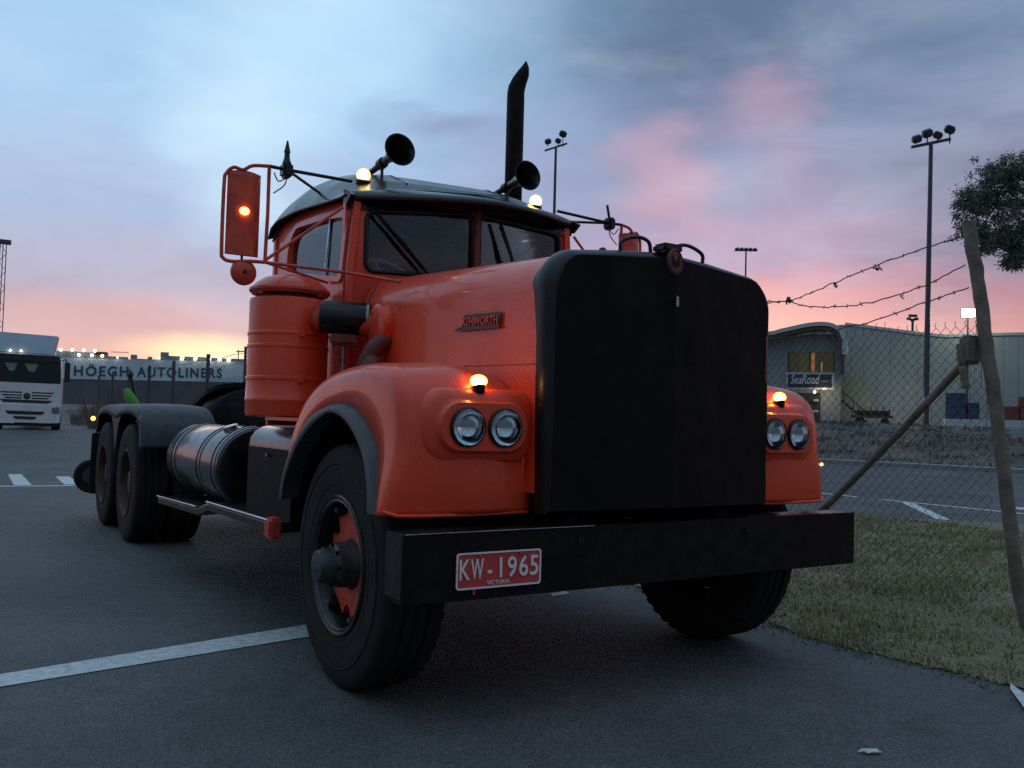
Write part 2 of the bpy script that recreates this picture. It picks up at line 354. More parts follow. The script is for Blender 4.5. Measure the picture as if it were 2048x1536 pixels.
# ------------------------------------------------------------------ ground
def H(x, y):
    h = .5*ss((y-16)/12)*ss((9-x)/5)
    d = (x+2.64)*.8135+(y+3.7)*.5816
    return max(h, 1.5*ss((d-36)/8))
def asphalt():
    Mt = mat('asphalt', (.075, .075, .078), .72, spec=.35); t = Mt.node_tree; b = t.nodes['Principled BSDF']
    tcn = t.nodes.new('ShaderNodeTexCoord')
    def nz(s, d=4, r=.6):
        n = t.nodes.new('ShaderNodeTexNoise'); n.inputs['Scale'].default_value = s; n.inputs['Detail'].default_value = d; n.inputs['Roughness'].default_value = r
        t.links.new(tcn.outputs['Object'], n.inputs['Vector']); return n.outputs[0]
    def mr(v, a, b_, c, d):
        n = t.nodes.new('ShaderNodeMapRange'); n.inputs[1].default_value = a; n.inputs[2].default_value = b_; n.inputs[3].default_value = c; n.inputs[4].default_value = d
        t.links.new(v, n.inputs[0]); return n.outputs[0]
    def mul(a, b_, op='MULTIPLY'):
        n = t.nodes.new('ShaderNodeMath'); n.operation = op; t.links.new(a, n.inputs[0]); t.links.new(b_, n.inputs[1]); return n.outputs[0]
    big = mr(nz(.55, 6, .6), .3, .7, .72, 1.22); mid = mr(nz(9, 4), .3, .7, .86, 1.12); grit = mr(nz(170, 2, .7), .36, .66, .35, 1.9)
    v = t.nodes.new('ShaderNodeTexVoronoi'); v.inputs['Scale'].default_value = 95; t.links.new(tcn.outputs['Object'], v.inputs['Vector'])
    stones = mr(v.outputs['Distance'], .0, .5, 1.25, .8)
    peb = mr(nz(48, 3, .75), .36, .64, .72, 1.34); stain = mr(nz(1.7, 7, .7), .56, .70, 1.0, .66); pale = mr(nz(.23, 5, .6), .45, .7, 1.0, 1.28)
    f = mul(mul(mul(big, mid), mul(grit, stones)), mul(mul(stain, pale), peb))
    c = t.nodes.new('ShaderNodeVectorMath'); c.operation = 'SCALE'; c.inputs[0].default_value = (.092, .092, .092); t.links.new(f, c.inputs['Scale'])
    t.links.new(c.outputs[0], b.inputs['Base Color'])
    bp = t.nodes.new('ShaderNodeBump'); bp.inputs['Strength'].default_value = .55; bp.inputs['Distance'].default_value = .006
    t.links.new(mul(v.outputs['Distance'], nz(170, 2, .7), 'ADD'), bp.inputs['Height']); t.links.new(bp.outputs[0], b.inputs['Normal'])
    return Mt
M['asphalt'] = asphalt()
M['grass_soil'] = mat('dry_turf', (.23, .19, .12), .95, noise_s=9, col2=(.13, .115, .07), bump=.8, bump_s=60, detail=8)
M['far_soil'] = mat('scrub_ground', (.17, .13, .11), .95, noise_s=.5, col2=(.095, .075, .065), bump=1, bump_s=6, detail=9)
M['blade'] = mat('grass_blade', (.38, .33, .18), .8, noise_s=1.9, col2=(.19, .19, .095), detail=6)
def axis_steps(lo, hi, fine_lo, fine_hi, fine, coarse_growth=1.35):
    a = []; x = fine_lo
    while x <= fine_hi: a.append(x); x += fine
    st = fine; x = fine_lo
    while x > lo: st *= coarse_growth; x -= st; a.insert(0, x)
    st = fine; x = a[-1]
    while x < hi: st *= coarse_growth; x += st; a.append(x)
    return a
xs = axis_steps(-1500, 2500, -20, 50, 1.5); ys = axis_steps(-300, 3000, -6, 60, 1.5)
vs = [(x, y, H(x, y)) for y in ys for x in xs]; nx = len(xs)
fs = [(j*nx+i, j*nx+i+1, (j+1)*nx+i+1, (j+1)*nx+i) for j in range(len(ys)-1) for i in range(nx-1)]
g = pyobj('ground', vs, fs, 'asphalt', smooth=True); g['kind'] = 'structure'
def sheet(name, poly, m, dz=.004, parent=None, res=0, kind='structure'):
    """flat sheet following the ground, polygon in (x, y)"""
    tris = tessellate_polygon([[Vector((p[0], p[1], 0)) for p in poly]])
    bm = bmesh.new(); bv = [bm.verts.new((p[0], p[1], 0)) for p in poly]
    for t_ in tris: bm.faces.new([bv[i] for i in t_])
    if res:
        for ax, lo, hi in ((0, min(p[0] for p in poly), max(p[0] for p in poly)), (1, min(p[1] for p in poly), max(p[1] for p in poly))):
            c = lo+res
            while c < hi:
                co = [0, 0, 0]; co[ax] = c; no = [0, 0, 0]; no[ax] = 1
                bmesh.ops.bisect_plane(bm, geom=list(bm.verts)+list(bm.edges)+list(bm.faces), plane_co=co, plane_no=no); c += res
    for v in bm.verts: v.co.z = H(v.co.x, v.co.y)+dz
    bmesh.ops.recalc_face_normals(bm, faces=bm.faces)
    me = bpy.data.meshes.new(name); bm.to_mesh(me); bm.free()
    for p in me.polygons:
        if p.normal.z < 0: p.flip()
    o = link(name, me, m, parent, smooth=True)
    if kind: o['kind'] = kind
    return o
# scrubby bank and yard beyond the roads
def far_poly():
    out = []
    return [(2.3, 36), (-14, 38.5), (-60, 42), (-60, 120), (90, 120), (90, 2), (33.5, 2), (28.5, 9.5), (26.0, 14.5), (25.4, 21.5), (10, 30)]
sheet('bank', far_poly(), 'far_soil', .012, res=3)
# grass verge with an uneven near edge
edge = []
for i in range(0, 360):
    y = -3.2+i*.0425
    x = 1.50+.10*noise.noise((y*1.3, 3.3, 0))+.05*noise.noise((y*5, 1, 0))+.035*noise.noise((y*17, 1, 2))+(.10 if y < -.9 else 0)*ss((-.9-y)/.8)+ (.18*ss((y+.6)/1.2))
    edge.append((x, y))
edge += [(1.75, 14), (1.85, 34)]
verge = edge+[(4.4, 34), (4.4, 12), (5.2, 7.4), (7.9, 4.15), (9.25, 2.75), (9.7, 1.5), (12.5, -3.2)]
sheet('grass_verge', verge, 'grass_soil', .008, res=1.0)
def grass():
    vs = []; fs = []
    rnd = random.Random(3)
    def edge_x(y): return 1.50+.10*noise.noise((y*1.3, 3.3, 0))+.05*noise.noise((y*5, 1, 0))+(.10*ss((-.9-y)/.8) if y < -.9 else 0)+.18*ss((y+.6)/1.2)
    n = 0
    while n < 90000:
        u = rnd.random(); y = -2.2+u*u*0+rnd.random()*7.0; x = edge_x(y)-.03+(rnd.random()**1.25)*6.5-(rnd.random()**2*.14 if rnd.random() < .03 else 0)
        if x > 9 or (x-5.2)*1.0+(y-7.4) > 0 and x > 5.2: continue
        cl = noise.noise((x*1.7, y*1.7, 0))+.6*noise.noise((x*6, y*6, 5))
        if cl < -.9+rnd.random()*1.0: continue
        if x < edge_x(y)+.5 and noise.noise((x*3.1, y*3.1, 8))+.5*noise.noise((x*11, y*11, 1)) > .12+.5*(x-edge_x(y)): continue
        dst = sqrt((x+2.6)**2+(y+3.7)**2); w = .0022*dst*.35+.002; h = (.010+rnd.random()**2*.045)*(1+.9*max(0, cl))
        a = rnd.random()*pi*2; dx, dy = cos(a)*w, sin(a)*w; lx, ly = (rnd.random()-.5)*.05, (rnd.random()-.5)*.05
        k = len(vs); vs += [(x-dx, y-dy, .006), (x+dx, y+dy, .006), (x+lx, y+ly, h)]; fs.append((k, k+1, k+2)); n += 1
    me = bpy.data.meshes.new('grass'); me.from_pydata(vs, [], fs)
    o = link('grass', me, 'blade'); o['kind'] = 'stuff'; tag(o, 'short dry patchy grass growing on the verge beside the truck', 'grass')
grass()
M['crumb'] = mat('soil_crumb', (.16, .13, .09), .95, noise_s=30, col2=(.07, .06, .04))
rc = random.Random(21); vs = []; fs = []
for i in range(900):
    y = rc.uniform(-2.6, 5); x = 1.52+.18*ss((y+.6)/1.2)-abs(rc.gauss(0, .11))+.10*noise.noise((y*1.3, 3.3, 0)); r = rc.uniform(.003, .010); k = len(vs); a = rc.random()*6.28
    vs += [(x+r*cos(a+q*2.09), y+r*sin(a+q*2.09)*1.2, .003) for q in range(3)]+[(x, y, .004+r*.9)]; fs += [(k, k+1, k+3), (k+1, k+2, k+3), (k+2, k, k+3)]
me = bpy.data.meshes.new('soil_crumbs'); me.from_pydata(vs, [], fs); o = link('soil_crumbs', me, 'crumb'); o['kind'] = 'stuff'; tag(o, 'crumbs of dry soil strewn along the asphalt edge of the verge', 'soil')
def scrub(name, spots, label, m, hmax, seed, n_leaf=26, w=.05):
    rnd = random.Random(seed); vs = []; fs = []
    for (x, y, r, hh) in spots:
        z = H(x, y)
        for k in range(n_leaf):
            a = rnd.random()*2*pi; q = rnd.random()**.5*r; bx, by = x+cos(a)*q, y+sin(a)*q; h = hh*(.4+rnd.random()*.6)
            t_ = rnd.random()*2*pi; ww = w*(.5+rnd.random()); i = len(vs)
            lean = rnd.random()*.4*h
            vs += [(bx-cos(t_)*ww, by-sin(t_)*ww, z-.02), (bx+cos(t_)*ww, by+sin(t_)*ww, z-.02), (bx+cos(a)*lean+cos(t_)*ww*.6, by+sin(a)*lean, z+h*.7), (bx+cos(a)*lean*1.4, by+sin(a)*lean*1.4, z+h)]
            fs += [(i, i+1, i+2), (i, i+2, i+3)]
    me = bpy.data.meshes.new(name); me.from_pydata(vs, [], fs); o = link(name, me, m); o['kind'] = 'stuff'; tag(o, label, 'scrub')
M['weed'] = mat('dry_weeds', (.21, .17, .14), .9, noise_s=1.5, col2=(.12, .10, .085))
rn_ = random.Random(11)
scrub('bank_scrub', [(26.5+rn_.random()*9-(y_-16)*.45, y_, .9, .05+rn_.random()*.16) for y_ in [rn_.uniform(4, 26) for _ in range(420)]], 'low dark scrub covering the bank across the road', 'weed', .6, 5)
scrub('fence_weeds', [(rn_.uniform(2.3, 8.5), rn_.uniform(17, 44), .5, .35+rn_.random()*1.0) for _ in range(420)], 'pale dry weeds growing along the fence before the ship', 'weed', .9, 6)
# painted lines
sheet('painted_line', [(-7.5, -.33), (-.965, .885), (-.62, .93), (-.66, 1.19), (-.868, 1.158), (-2.376, .822), (-7.6, -.28+.15)], 'paint_line', .004)
sheet('painted_line', [(-7, 11.95), (-1.87, 11.50), (1.5, 11.20), (1.5, 11.36), (-1.87, 11.66), (-7, 12.13)], 'paint_line', .004)
for x0 in (-1.68, -1.0, -2.9):
    sheet('painted_line', [(x0, 11.72), (x0+.24, 11.70), (x0+.27, 13.6 if x0 > -1.5 else 14.3), (x0+.06, 13.6 if x0 > -1.5 else 14.3)], 'paint_line', .005)
sheet('painted_line', [(10.88, 6.35), (11.02, 6.35), (11.30, 8.9), (11.16, 8.9)], 'paint_line', .004)
sheet('painted_line', [(10.80, -2), (10.94, -2), (11.0, 5.85), (10.86, 5.85)], 'paint_line', .005)
sheet('painted_line', [(10.84, 5.2), (10.84, 5.44), (8.72, 3.46), (8.82, 3.32)], 'paint_line', .004)
sheet('painted_line', [(11.6, 3.9), (11.9, 4.3), (13.2, 3.1), (12.9, 2.7)], 'paint_line', .004)
sheet('painted_line', [(1.50, -1.455), (1.60, -1.40), (.95, -2.12), (.82, -2.0)], 'paint_line', .0145)
sheet('painted_line', [(.86, 1.24), (1.02, 1.27), (1.05, 1.36), (.90, 1.33)], 'paint_line', .004)
# kerb of the far carriageway: separate stones
for i in range(13):
    t0 = i/13; ax, ay = 22.4+t0*3.2, 20.5-t0*12.5; bx, by = 22.4+(t0+1/13)*3.2, 20.5-(t0+1/13)*12.5
    d = Vector((bx-ax, by-ay, 0)); nrm = Vector((d.y, -d.x, 0)).normalized()*-1.1; d2 = d*.985
    vs = [Vector((ax, ay, 0)), Vector((ax, ay, 0))+d2, Vector((ax, ay, 0))+d2+nrm, Vector((ax, ay, 0))+nrm]
    z0 = H(ax, ay)
    vs = [v+Vector((0, 0, z0-.02)) for v in vs]+[v+Vector((0, 0, z0+.13)) for v in vs]
    o = pyobj('kerb', vs, [(0, 1, 2, 3), (4, 5, 6, 7), (0, 1, 5, 4), (1, 2, 6, 5), (2, 3, 7, 6), (3, 0, 4, 7)], 'concrete'); o['kind'] = 'structure'

# ================================================================== THE TRUCK
T = thing('truck', 'orange vintage bonneted prime mover with black radiator cover and red number plate', 'truck')
def both(fn):
    for s in (-1, 1): fn(s)
def MX(mb, s):
    mb.v = [(v[0]*s, v[1], v[2]) for v in mb.v]; return mb
# --- radiator shell -------------------------------------------------
def shell_outline(inset=0, n=16):
    hw = .637-inset; out = []
    zb = .80+inset; r = .16-inset*.5
    out.append((-hw+.014, zb)); out.append((-hw+.004, 1.2))
    c = (-hw+r, 1.87-inset-r)
    for k in range(n+1):
        a = radians(180-78*k/n); out.append((c[0]+r*cos(a), c[1]+r*sin(a)))
    out.append((-.25, 1.897-inset)); out.append((-.03, 1.914-inset))
    return out+[(-x, z) for x, z in reversed(out)]
def ring_y(o, y): return [(x, y, z) for x, z in o]
mb = MB(); rg = []
for y, ins in ((-.60, .014), (-.715, .012), (-.720, -.006), (-.745, -.006), (-.775, .002), (-.795, .016), (-.8035, .026), (-.803, .042)):
    rg.append(ring_y(shell_outline(ins), y))
mb.rings(rg, False, False); mb.obj('radiator_shell', 'black', T, smooth=True, sharp=50)
# cover: vinyl blanket with centre seam and quilting sag
o_ = shell_outline(.030); N_ = 40; NZ = 44; vs = []; fs = []
ztop = lambda x: 1.884-.045*abs(x)/.6-(.105*max(0, (abs(x)-.49)/.113)**2.2 if abs(x) > .49 else 0)
for j in range(NZ+1):
    for i in range(N_+1):
        x = -.606+1.212*i/N_; zt = ztop(x); z = .815+(zt-.815)*j/NZ
        y = -.8045-.026*(1-abs(x)/.603)-.006*noise.noise((x*5, z*3, 0))-.003*noise.noise((x*16, z*9, 2))
        if abs(x) < .016: y -= .004
        vs.append((x, y, z))
for j in range(NZ):
    for i in range(N_): fs.append((j*(N_+1)+i, j*(N_+1)+i+1, (j+1)*(N_+1)+i+1, (j+1)*(N_+1)+i))
cv = pyobj('radiator_cover', vs, fs, 'cover', T, smooth=True)
tube('zip', [(0, -.833, 1.83), (0, -.8335, 1.75), (0, -.833, 1.67)], .003, 'black', cv, 6)
box('zip_pull', (-.008, -.846, 1.675), (.008, -.834, 1.72), 'chrome', cv, .002)
for z in (.95, ): box('press_stud', (-.385, -.812, z), (-.379, -.805, z+.05), 'steel', cv, .001)
# badge on the shell: oval with three letter-like bars under a cap
bd = MB().lathe([(.038, 0), (.043, .004), (.043, .010), (.037, .016)], (-.012, -.826, 1.868), (0, -1, 0), 28)
bd.v = [(v[0]*1.0, v[1], 1.868+(v[2]-1.868)*1.35) for v in bd.v]; bd = bd.obj('emblem', 'brownred', T, True, 40)
tube('oval_rim', [(cos(a)*.038-.012, -.843, 1.868+sin(a)*.051) for a in [2*pi*k/24 for k in range(25)]], .0025, 'badge', bd, 6)
for dx, z0, z1, sl in ((-.029, 1.848, 1.893, 0), (-.012, 1.842, 1.878, .011), (-.012, 1.842, 1.878, -.011), (.005, 1.848, 1.893, 0)):
    tube('emblem_bar', [(dx, -.8435, z0), (dx+sl, -.8435, z1)], .003, 'black', bd, 6)
box('filler_cap', (-.060, -.825, 1.912), (.050, -.735, 1.952), 'black', T, .012)
both(lambda s: tube('grab_handle', [(s*.238, -.745, 1.90), (s*.232, -.745, 1.945), (s*.15, -.745, 1.972), (s*.085, -.745, 1.960), (s*.07, -.745, 1.91)], .0085, 'black', T, 8, 6))
both(lambda s: lathe('bolt_head', [(.016, 0), (.016, .014), (.008, .02)], (s*.30, -.70, 1.894), (0, 0, 1), 'black', T, 12))
# --- hood -------------------------------------------------------------
def hood_ring(y):
    t = (y+.72)/1.65; hw = .622+.07*t; zc = 1.895+.095*t; zs = 1.865+.09*t; r = .17+.03*t; out = []
    out.append((-hw-.01, .88)); out.append((-hw, 1.2)); out.append((-hw, 1.45))
    for k in range(15):
        a = radians(180-82*k/14); out.append((-hw+r+r*cos(a), zs-r+r*sin(a)))
    for k in range(1, 6):
        u = k/6; x0 = -hw+r+r*cos(radians(98)); z0 = zs-r+r*sin(radians(98)); out.append((x0*(1-u), z0+(zc-z0)*(1-(1-u)**2)))
    out.append((-.012, zc)); full = out+[(-x, z) for x, z in reversed(out)]
    return full
rg = [ring_y(hood_ring(-.72+1.65*k/18), -.72+1.65*k/18) for k in range(19)]
hood = MB().rings(rg, True, True).obj('hood', 'orange', T, smooth=True, sharp=40)
both(lambda s: tube('hood_seam', [(s*(.622+.069*k/8), -.70+1.60*k/8, 1.40+.03*k/8) for k in range(9)], .004, 'orange_dull', hood, 6))
tube('hood_hinge', [(0, -.70+1.62*k/8, 1.896+.093*k/8+.003) for k in range(9)], .007, 'orange', hood, 8)
# maker's badge on the hood sides: slanted block letters on a bar
def hood_badge(s):
    tr = MB()
    bar = slab([(-.075, 1.571), (-.445, 1.563), (-.450, 1.577), (-.12, 1.588)], [], lambda a, b, d: (s*(.637+.008+d+(a+.45)*.045), a, b), .006)
    bar = bar.obj('hood_badge', 'badge', T)
    pl = slab([(-.135, 1.588), (-.446, 1.577), (-.452, 1.632), (-.155, 1.642)], [], lambda a, b, d: (s*(.637+.006+d+(a+.45)*.045), a, b), .003).obj('badge_plate', 'badge', bar)
    if s < 0: fn = lambda x, y, z: (s*(.637+.013+z+(-.145-x+.45)*.045), -.145-x-.25*y*0, 1.592+y-.035*x)
    else: fn = lambda x, y, z: (s*(.637+.013+z+(-.44+x+.45)*.045), -.442+x, 1.583+y+.035*x)
    text('badge_letters', 'KENWORTH', .052, fn, 'orange_dull', bar, sx=.98, th=.002, bold=.001)
both(hood_badge)
# --- bumper --------------------------------------------------------
bp = slab([(-1.245, .755), (1.245, .755), (1.245, .502), (-1.245, .502)], [], lambda a, b, d: (a, -.814+d, b), .012).obj('bumper', 'black_matte', T, bevel=.003)
box('top_lip', (-1.243, -.801, .742), (1.243, -.66, .7535), 'black', bp, .002)
box('bottom_lip', (-1.243, -.801, .504), (1.243, -.70, .516), 'black_matte', bp, .002)
both(lambda s: box('bumper_end', (s*1.244-.006*(s > 0), -.800, .518), (s*1.244+.006*(s < 0), -.66, .741), 'black', bp, .002))
tube('worn_edge', [(-1.242, -.8155, .753), (-.55, -.8155, .7535), (-.40, -.8155, .7532)], .0022, 'steel', bp, 5)
both(lambda s: lathe('bolt_head', [(.016, 0), (.014, .008)], (s*.47, -.815, .70), (0, -1, 0), 'black', bp, 10))
tube('hanging_bracket', [(.57, -.55, .60), (.575, -.58, .47), (.60, -.60, .44), (.64, -.60, .45)], .018, 'black_matte', T, 8, 5)
# plate
lp = slab(rrect(-1.036, .544, -.664, .678, .012), [], lambda a, b, d: (a, -.824+d, b), .004).obj('licence_plate', 'plate_red', T)
ri = slab(rrect(-1.036, .544, -.664, .678, .012), [rrect(-1.030, .550, -.670, .672, .010)], lambda a, b, d: (a, -.8275+d, b), .004).obj('plate_border', 'plate_white', lp)
for s_, x0, x1 in (('K', -1.022, -.980), ('W', -.974, -.922), ('-', -.903, -.884), ('1', -.850, -.841), ('9', -.815, -.776), ('6', -.763, -.724), ('5', -.714, -.677)):
    cu = bpy.data.curves.new('t', 'FONT'); cu.body = s_; cu.size = .108; t_ = bpy.data.objects.new('t', cu); COL.objects.link(t_); bpy.context.view_layer.update()
    me_ = bpy.data.meshes.new_from_object(t_.evaluated_get(bpy.context.evaluated_depsgraph_get())); xa = min(v.co.x for v in me_.vertices); xb = max(v.co.x for v in me_.vertices); bpy.data.objects.remove(t_)
    text('plate_character', s_, .108, lambda x, y, z: (x0+(x-xa)*(x1-x0)/(xb-xa), -.8262-z, .580+y), 'plate_white', lp, th=.0015, bold=.0006)
text('plate_state_name', 'VICTORIA', .022, lambda x, y, z: (-.905+x, -.8258-z, .556+y), 'plate_white', lp, sx=1.0, th=.001)
both(lambda s: lathe('plate_screw', [(.006, 0), (.005, .004)], (-.85+s*.09, -.828, .666), (0, -1, 0), 'steel', lp, 8))
box('plate_tab', (-.962, -.822, .522), (-.952, -.818, .546), 'plate_red', lp)

# --- fenders -----------------------------------------------------------
A_ = [(-.650, .800), (-.664, .90), (-.668, 1.05), (-.662, 1.18), (-.625, 1.295), (-.53, 1.365), (-.36, 1.395), (-.10, 1.398), (.16, 1.375), (.38, 1.31), (.55, 1.20), (.665, 1.04), (.70, .88), (.70, .76)]
B_ = [(-.575, .800), (-.562, .87), (-.535, .94), (-.47, 1.045), (-.355, 1.135), (-.24, 1.19), (-.11, 1.218), (.03, 1.213), (.185, 1.182), (.32, 1.125), (.44, 1.045), (.55, .93), (.60, .85), (.625, .76)]
Ac = cat([(a, b, 0) for a, b in A_], 5); Bc = cat([(a, b, 0) for a, b in B_], 5)
def fender(s):
    xsn = [.60, .66, .72, .79, .86, .93, .99, 1.04, 1.08, 1.115]
    rows = []
    for i, (a, b) in enumerate(zip(Ac, Bc)):
        row = []; ctr = Vector((-.0, .70, 0)); d = (a-ctr).normalized()
        topness = max(0, d.y)**1.2
        inn = (b-a).normalized(); nrm = -inn
        for x in xsn:
            off = 0
            if x < .93: off -= (.115*((.93-x)/.33)**1.7)*(.35+.65*topness)*ss((a.y-.80)/.45)
            off -= .012*((x-.93)/.2)**2 if x > .93 else 0
            # swelling that runs back from the headlamp pod
            off += .022*math.exp(-((x-.86)/.13)**2)*math.exp(-((a.x+.50)/.20)**2)
            p = a+nrm*off; row.append((x, p.x, p.y))
        r = .075; L_ = (b-a).length
        for k in range(1, 6):
            an = radians(90*k/5); p = a+inn*min(r, L_*.45)*(1-cos(an))*1.0-nrm*.012
            row.append((1.115+r*sin(an)*1.05, p.x, p.y))
        e = a+inn*min(r, L_*.45)
        for k in (.5, 1): p = e.lerp(b, k); row.append((1.197+.004*k, p.x, p.y))
        p = b+nrm*.0-inn*(-.004); row.append((1.185, p.x, p.y)); row.append((1.13, p.x, p.y))
        rows.append(row)
    n = len(rows[0]); wid = lambda x, y, z: x+.050*ss((1.12-z)/.34)*ss((.1-y)/.4)*max(0, (x-.75)/.45)
    vs = [(s*wid(*v), v[1], v[2]) for r_ in rows for v in r_]
    fs = [(i*n+k, i*n+k+1, (i+1)*n+k+1, (i+1)*n+k) for i in range(len(rows)-1) for k in range(n-1)]
    o = pyobj('front_fender', vs, fs, 'orange', T, smooth=True)
    md = o.modifiers.new('thickness', 'SOLIDIFY'); md.thickness = .004; md.offset = -1
    # lower edge roll
    tube('lower_edge', [(s*.615, -.645, .800), (s*.90, -.652, .797), (s*1.16, -.652, .800), (s*1.21, -.640, .806), (s*1.238, -.615, .815)], .008, 'orange', o, 8, 4)
    tube('inner_edge', [(s*.645, -.640, .80), (s*.648, -.655, 1.0), (s*.65, -.650, 1.18)], .010, 'orange', o, 8, 4)
    # rubber flare
    ring = []
    for i, b in enumerate(Bc):
        a = Ac[i]; nrm = (a-b).normalized()
        q = [(1.150, b+nrm*.004), (1.205, b+nrm*.006), (1.235, b-nrm*.012), (1.245, b-nrm*.045), (1.240, b-nrm*.062), (1.19, b-nrm*.058), (1.150, b-nrm*.05)]
        ring.append([(s*(x+.045*ss((1.12-p.y)/.34)*ss((.1-p.x)/.4)*(.4+.6*(x < 1.22))), p.x, p.y) for x, p in q])
    MB().rings(ring).obj('fender_flare', 'flare', T, smooth=True, sharp=60)
    # inner wheel well
    ring = []
    for i, b in enumerate(Bc):
        nrm = (Ac[i]-b).normalized(); p = b+nrm*.02
        ring.append((s*1.15, p.x, p.y)); 
    vs = ring+[(s*.62, v[1], v[2]) for v in ring]; n = len(ring)
    pyobj('wheel_well', vs, [(k, k+1, n+k+1, n+k) for k in range(n-1)], 'black_matte', T, smooth=True)
both(fender)
def stad(cx, cz, hw, hh, y, s, n=10):
    out = []; r = hh
    for sg, a0 in ((1, -90), (-1, 90)):
        for k in range(n+1):
            a = radians(a0+180*k/n); out.append((s*(cx+sg*(hw-r)+r*cos(a)), y, cz+r*sin(a)))
    return out
def rsq(cx, cz, hw, hh, r, y, s): return [(s*x, y, z) for x, z in rrect(cx-hw, cz-hh, cx+hw, cz+hh, r, 7)]
def pod(s):
    cx, cz = .857, 1.140
    R = [(.275, .160, .118, -.30), (.268, .152, .115, -.635), (.255, .140, .110, -.662), (.238, .124, .102, -.676), (.216, .108, .095, -.680), (.206, .101, .092, -.684), (.200, .097, .090, -.702), (.193, .092, .086, -.709)]
    o = MB().rings([rsq(cx, cz, a, b, r, y, s) for a, b, r, y in R], True, False).obj('headlight_pod', 'orange', T, smooth=True, sharp=50)
    slab(rrect(cx-.193, cz-.092, cx+.193, cz+.092, .086, 7), [[(h_+.0715*cos(2*pi*k/28), 1.138+.0715*sin(2*pi*k/28)) for k in range(28)] for h_ in (.773, .940)], lambda a, b, d: (s*a, -.709+d, b), .006).obj('pod_face', 'orange', o)
    for hx in (.773, .940):
        h = lathe('headlight_rim', [(.072, -.01), (.077, .0), (.077, .010), (.071, .014), (.068, .006)], (s*hx, -.709, 1.138), (0, -1, 0), 'black', o, 32, False)
        rf = lathe('reflector', [(.0695, .012), (.062, -.002), (.048, -.014), (.03, -.023), (.012, -.0275), (.001, -.028)], (s*hx, -.7115, 1.138), (0, -1, 0), 'mirror', o, 36, False)
        ln = lathe('headlight_lens', [(.0690, .010), (.060, .017), (.045, .023), (.025, .027), (.001, .029)], (s*hx, -.7115, 1.138), (0, -1, 0), 'lens', o, 32, False)
    return o
both(pod)
def marker(s):
    x, y, z = s*.865, -.655, 1.318
    o = lathe('marker_light', [(.02, -.05), (.026, -.04), (.026, -.012)], (x, y, z), (0, 0, 1), 'black', T, 16)
    MB().sphere((x, y, z+.002), .034, 20, (1.12, .85, .78)).obj('marker_lens', 'amber', o, True)
both(marker)
MB().sphere((1.226, -.625, .985), .009, 10).obj('side_lamp', 'amber_soft', T, True)

# --- front wheels ---------------------------------------------------------
def tyre_mb(x_out, width, R, yc, side, lug=True):
    """tyre lathed about X; side=+1 means outer face towards +x"""
    p = [(.292, .015), (.300, 0.0), (.33, -.002), (.40, -.010), (.455, -.006), (.492, .000), (.511, .010), (.519, .022), (.524, .040)]
    prof = [(r/.524*R if r > .31 else r, d) for r, d in p]
    w = width; grooves = []
    k0 = .052
    for g_ in (.30, .5, .70):
        c = w*g_; grooves += [(R, c-.010), (R-.012, c-.006), (R-.012, c+.006), (R, c+.010)]
    prof2 = prof+grooves+[(r, w-d) for r, d in reversed(prof)]
    mb = MB().lathe([(r, -d) for r, d in prof2], (0, 0, 0), (1, 0, 0), 64, False)
    vs = []
    for (x, y, z) in mb.v:
        r = sqrt(y*y+z*z); a = math.atan2(z, y)
        if lug and r > R*.945 and (int((a+pi)/(2*pi)*128)) % 2 and not (.08*w < -x < 0): pass
        vs.append((side*x+x_out, yc+y, z+R))
    mb.v = vs
    if lug:  # shoulder lugs
        for k in range(44):
            a = 2*pi*k/44
            for e0, e1 in ((.012, .055), (w-.055, w-.012)):
                q = []
                for rr in (R-.018, R-.001):
                    for da in (-.033, .033):
                        for d in (e0+(.012 if rr > R-.01 and e0 < .02 else 0), e1): q.append((x_out-side*d, yc+rr*cos(a+da), R+rr*sin(a+da)))
                mb.add(q, [(0, 1, 3, 2), (4, 6, 7, 5), (0, 4, 5, 1), (2, 3, 7, 6), (0, 2, 6, 4), (1, 5, 7, 3)])
    return mb
RF = .524
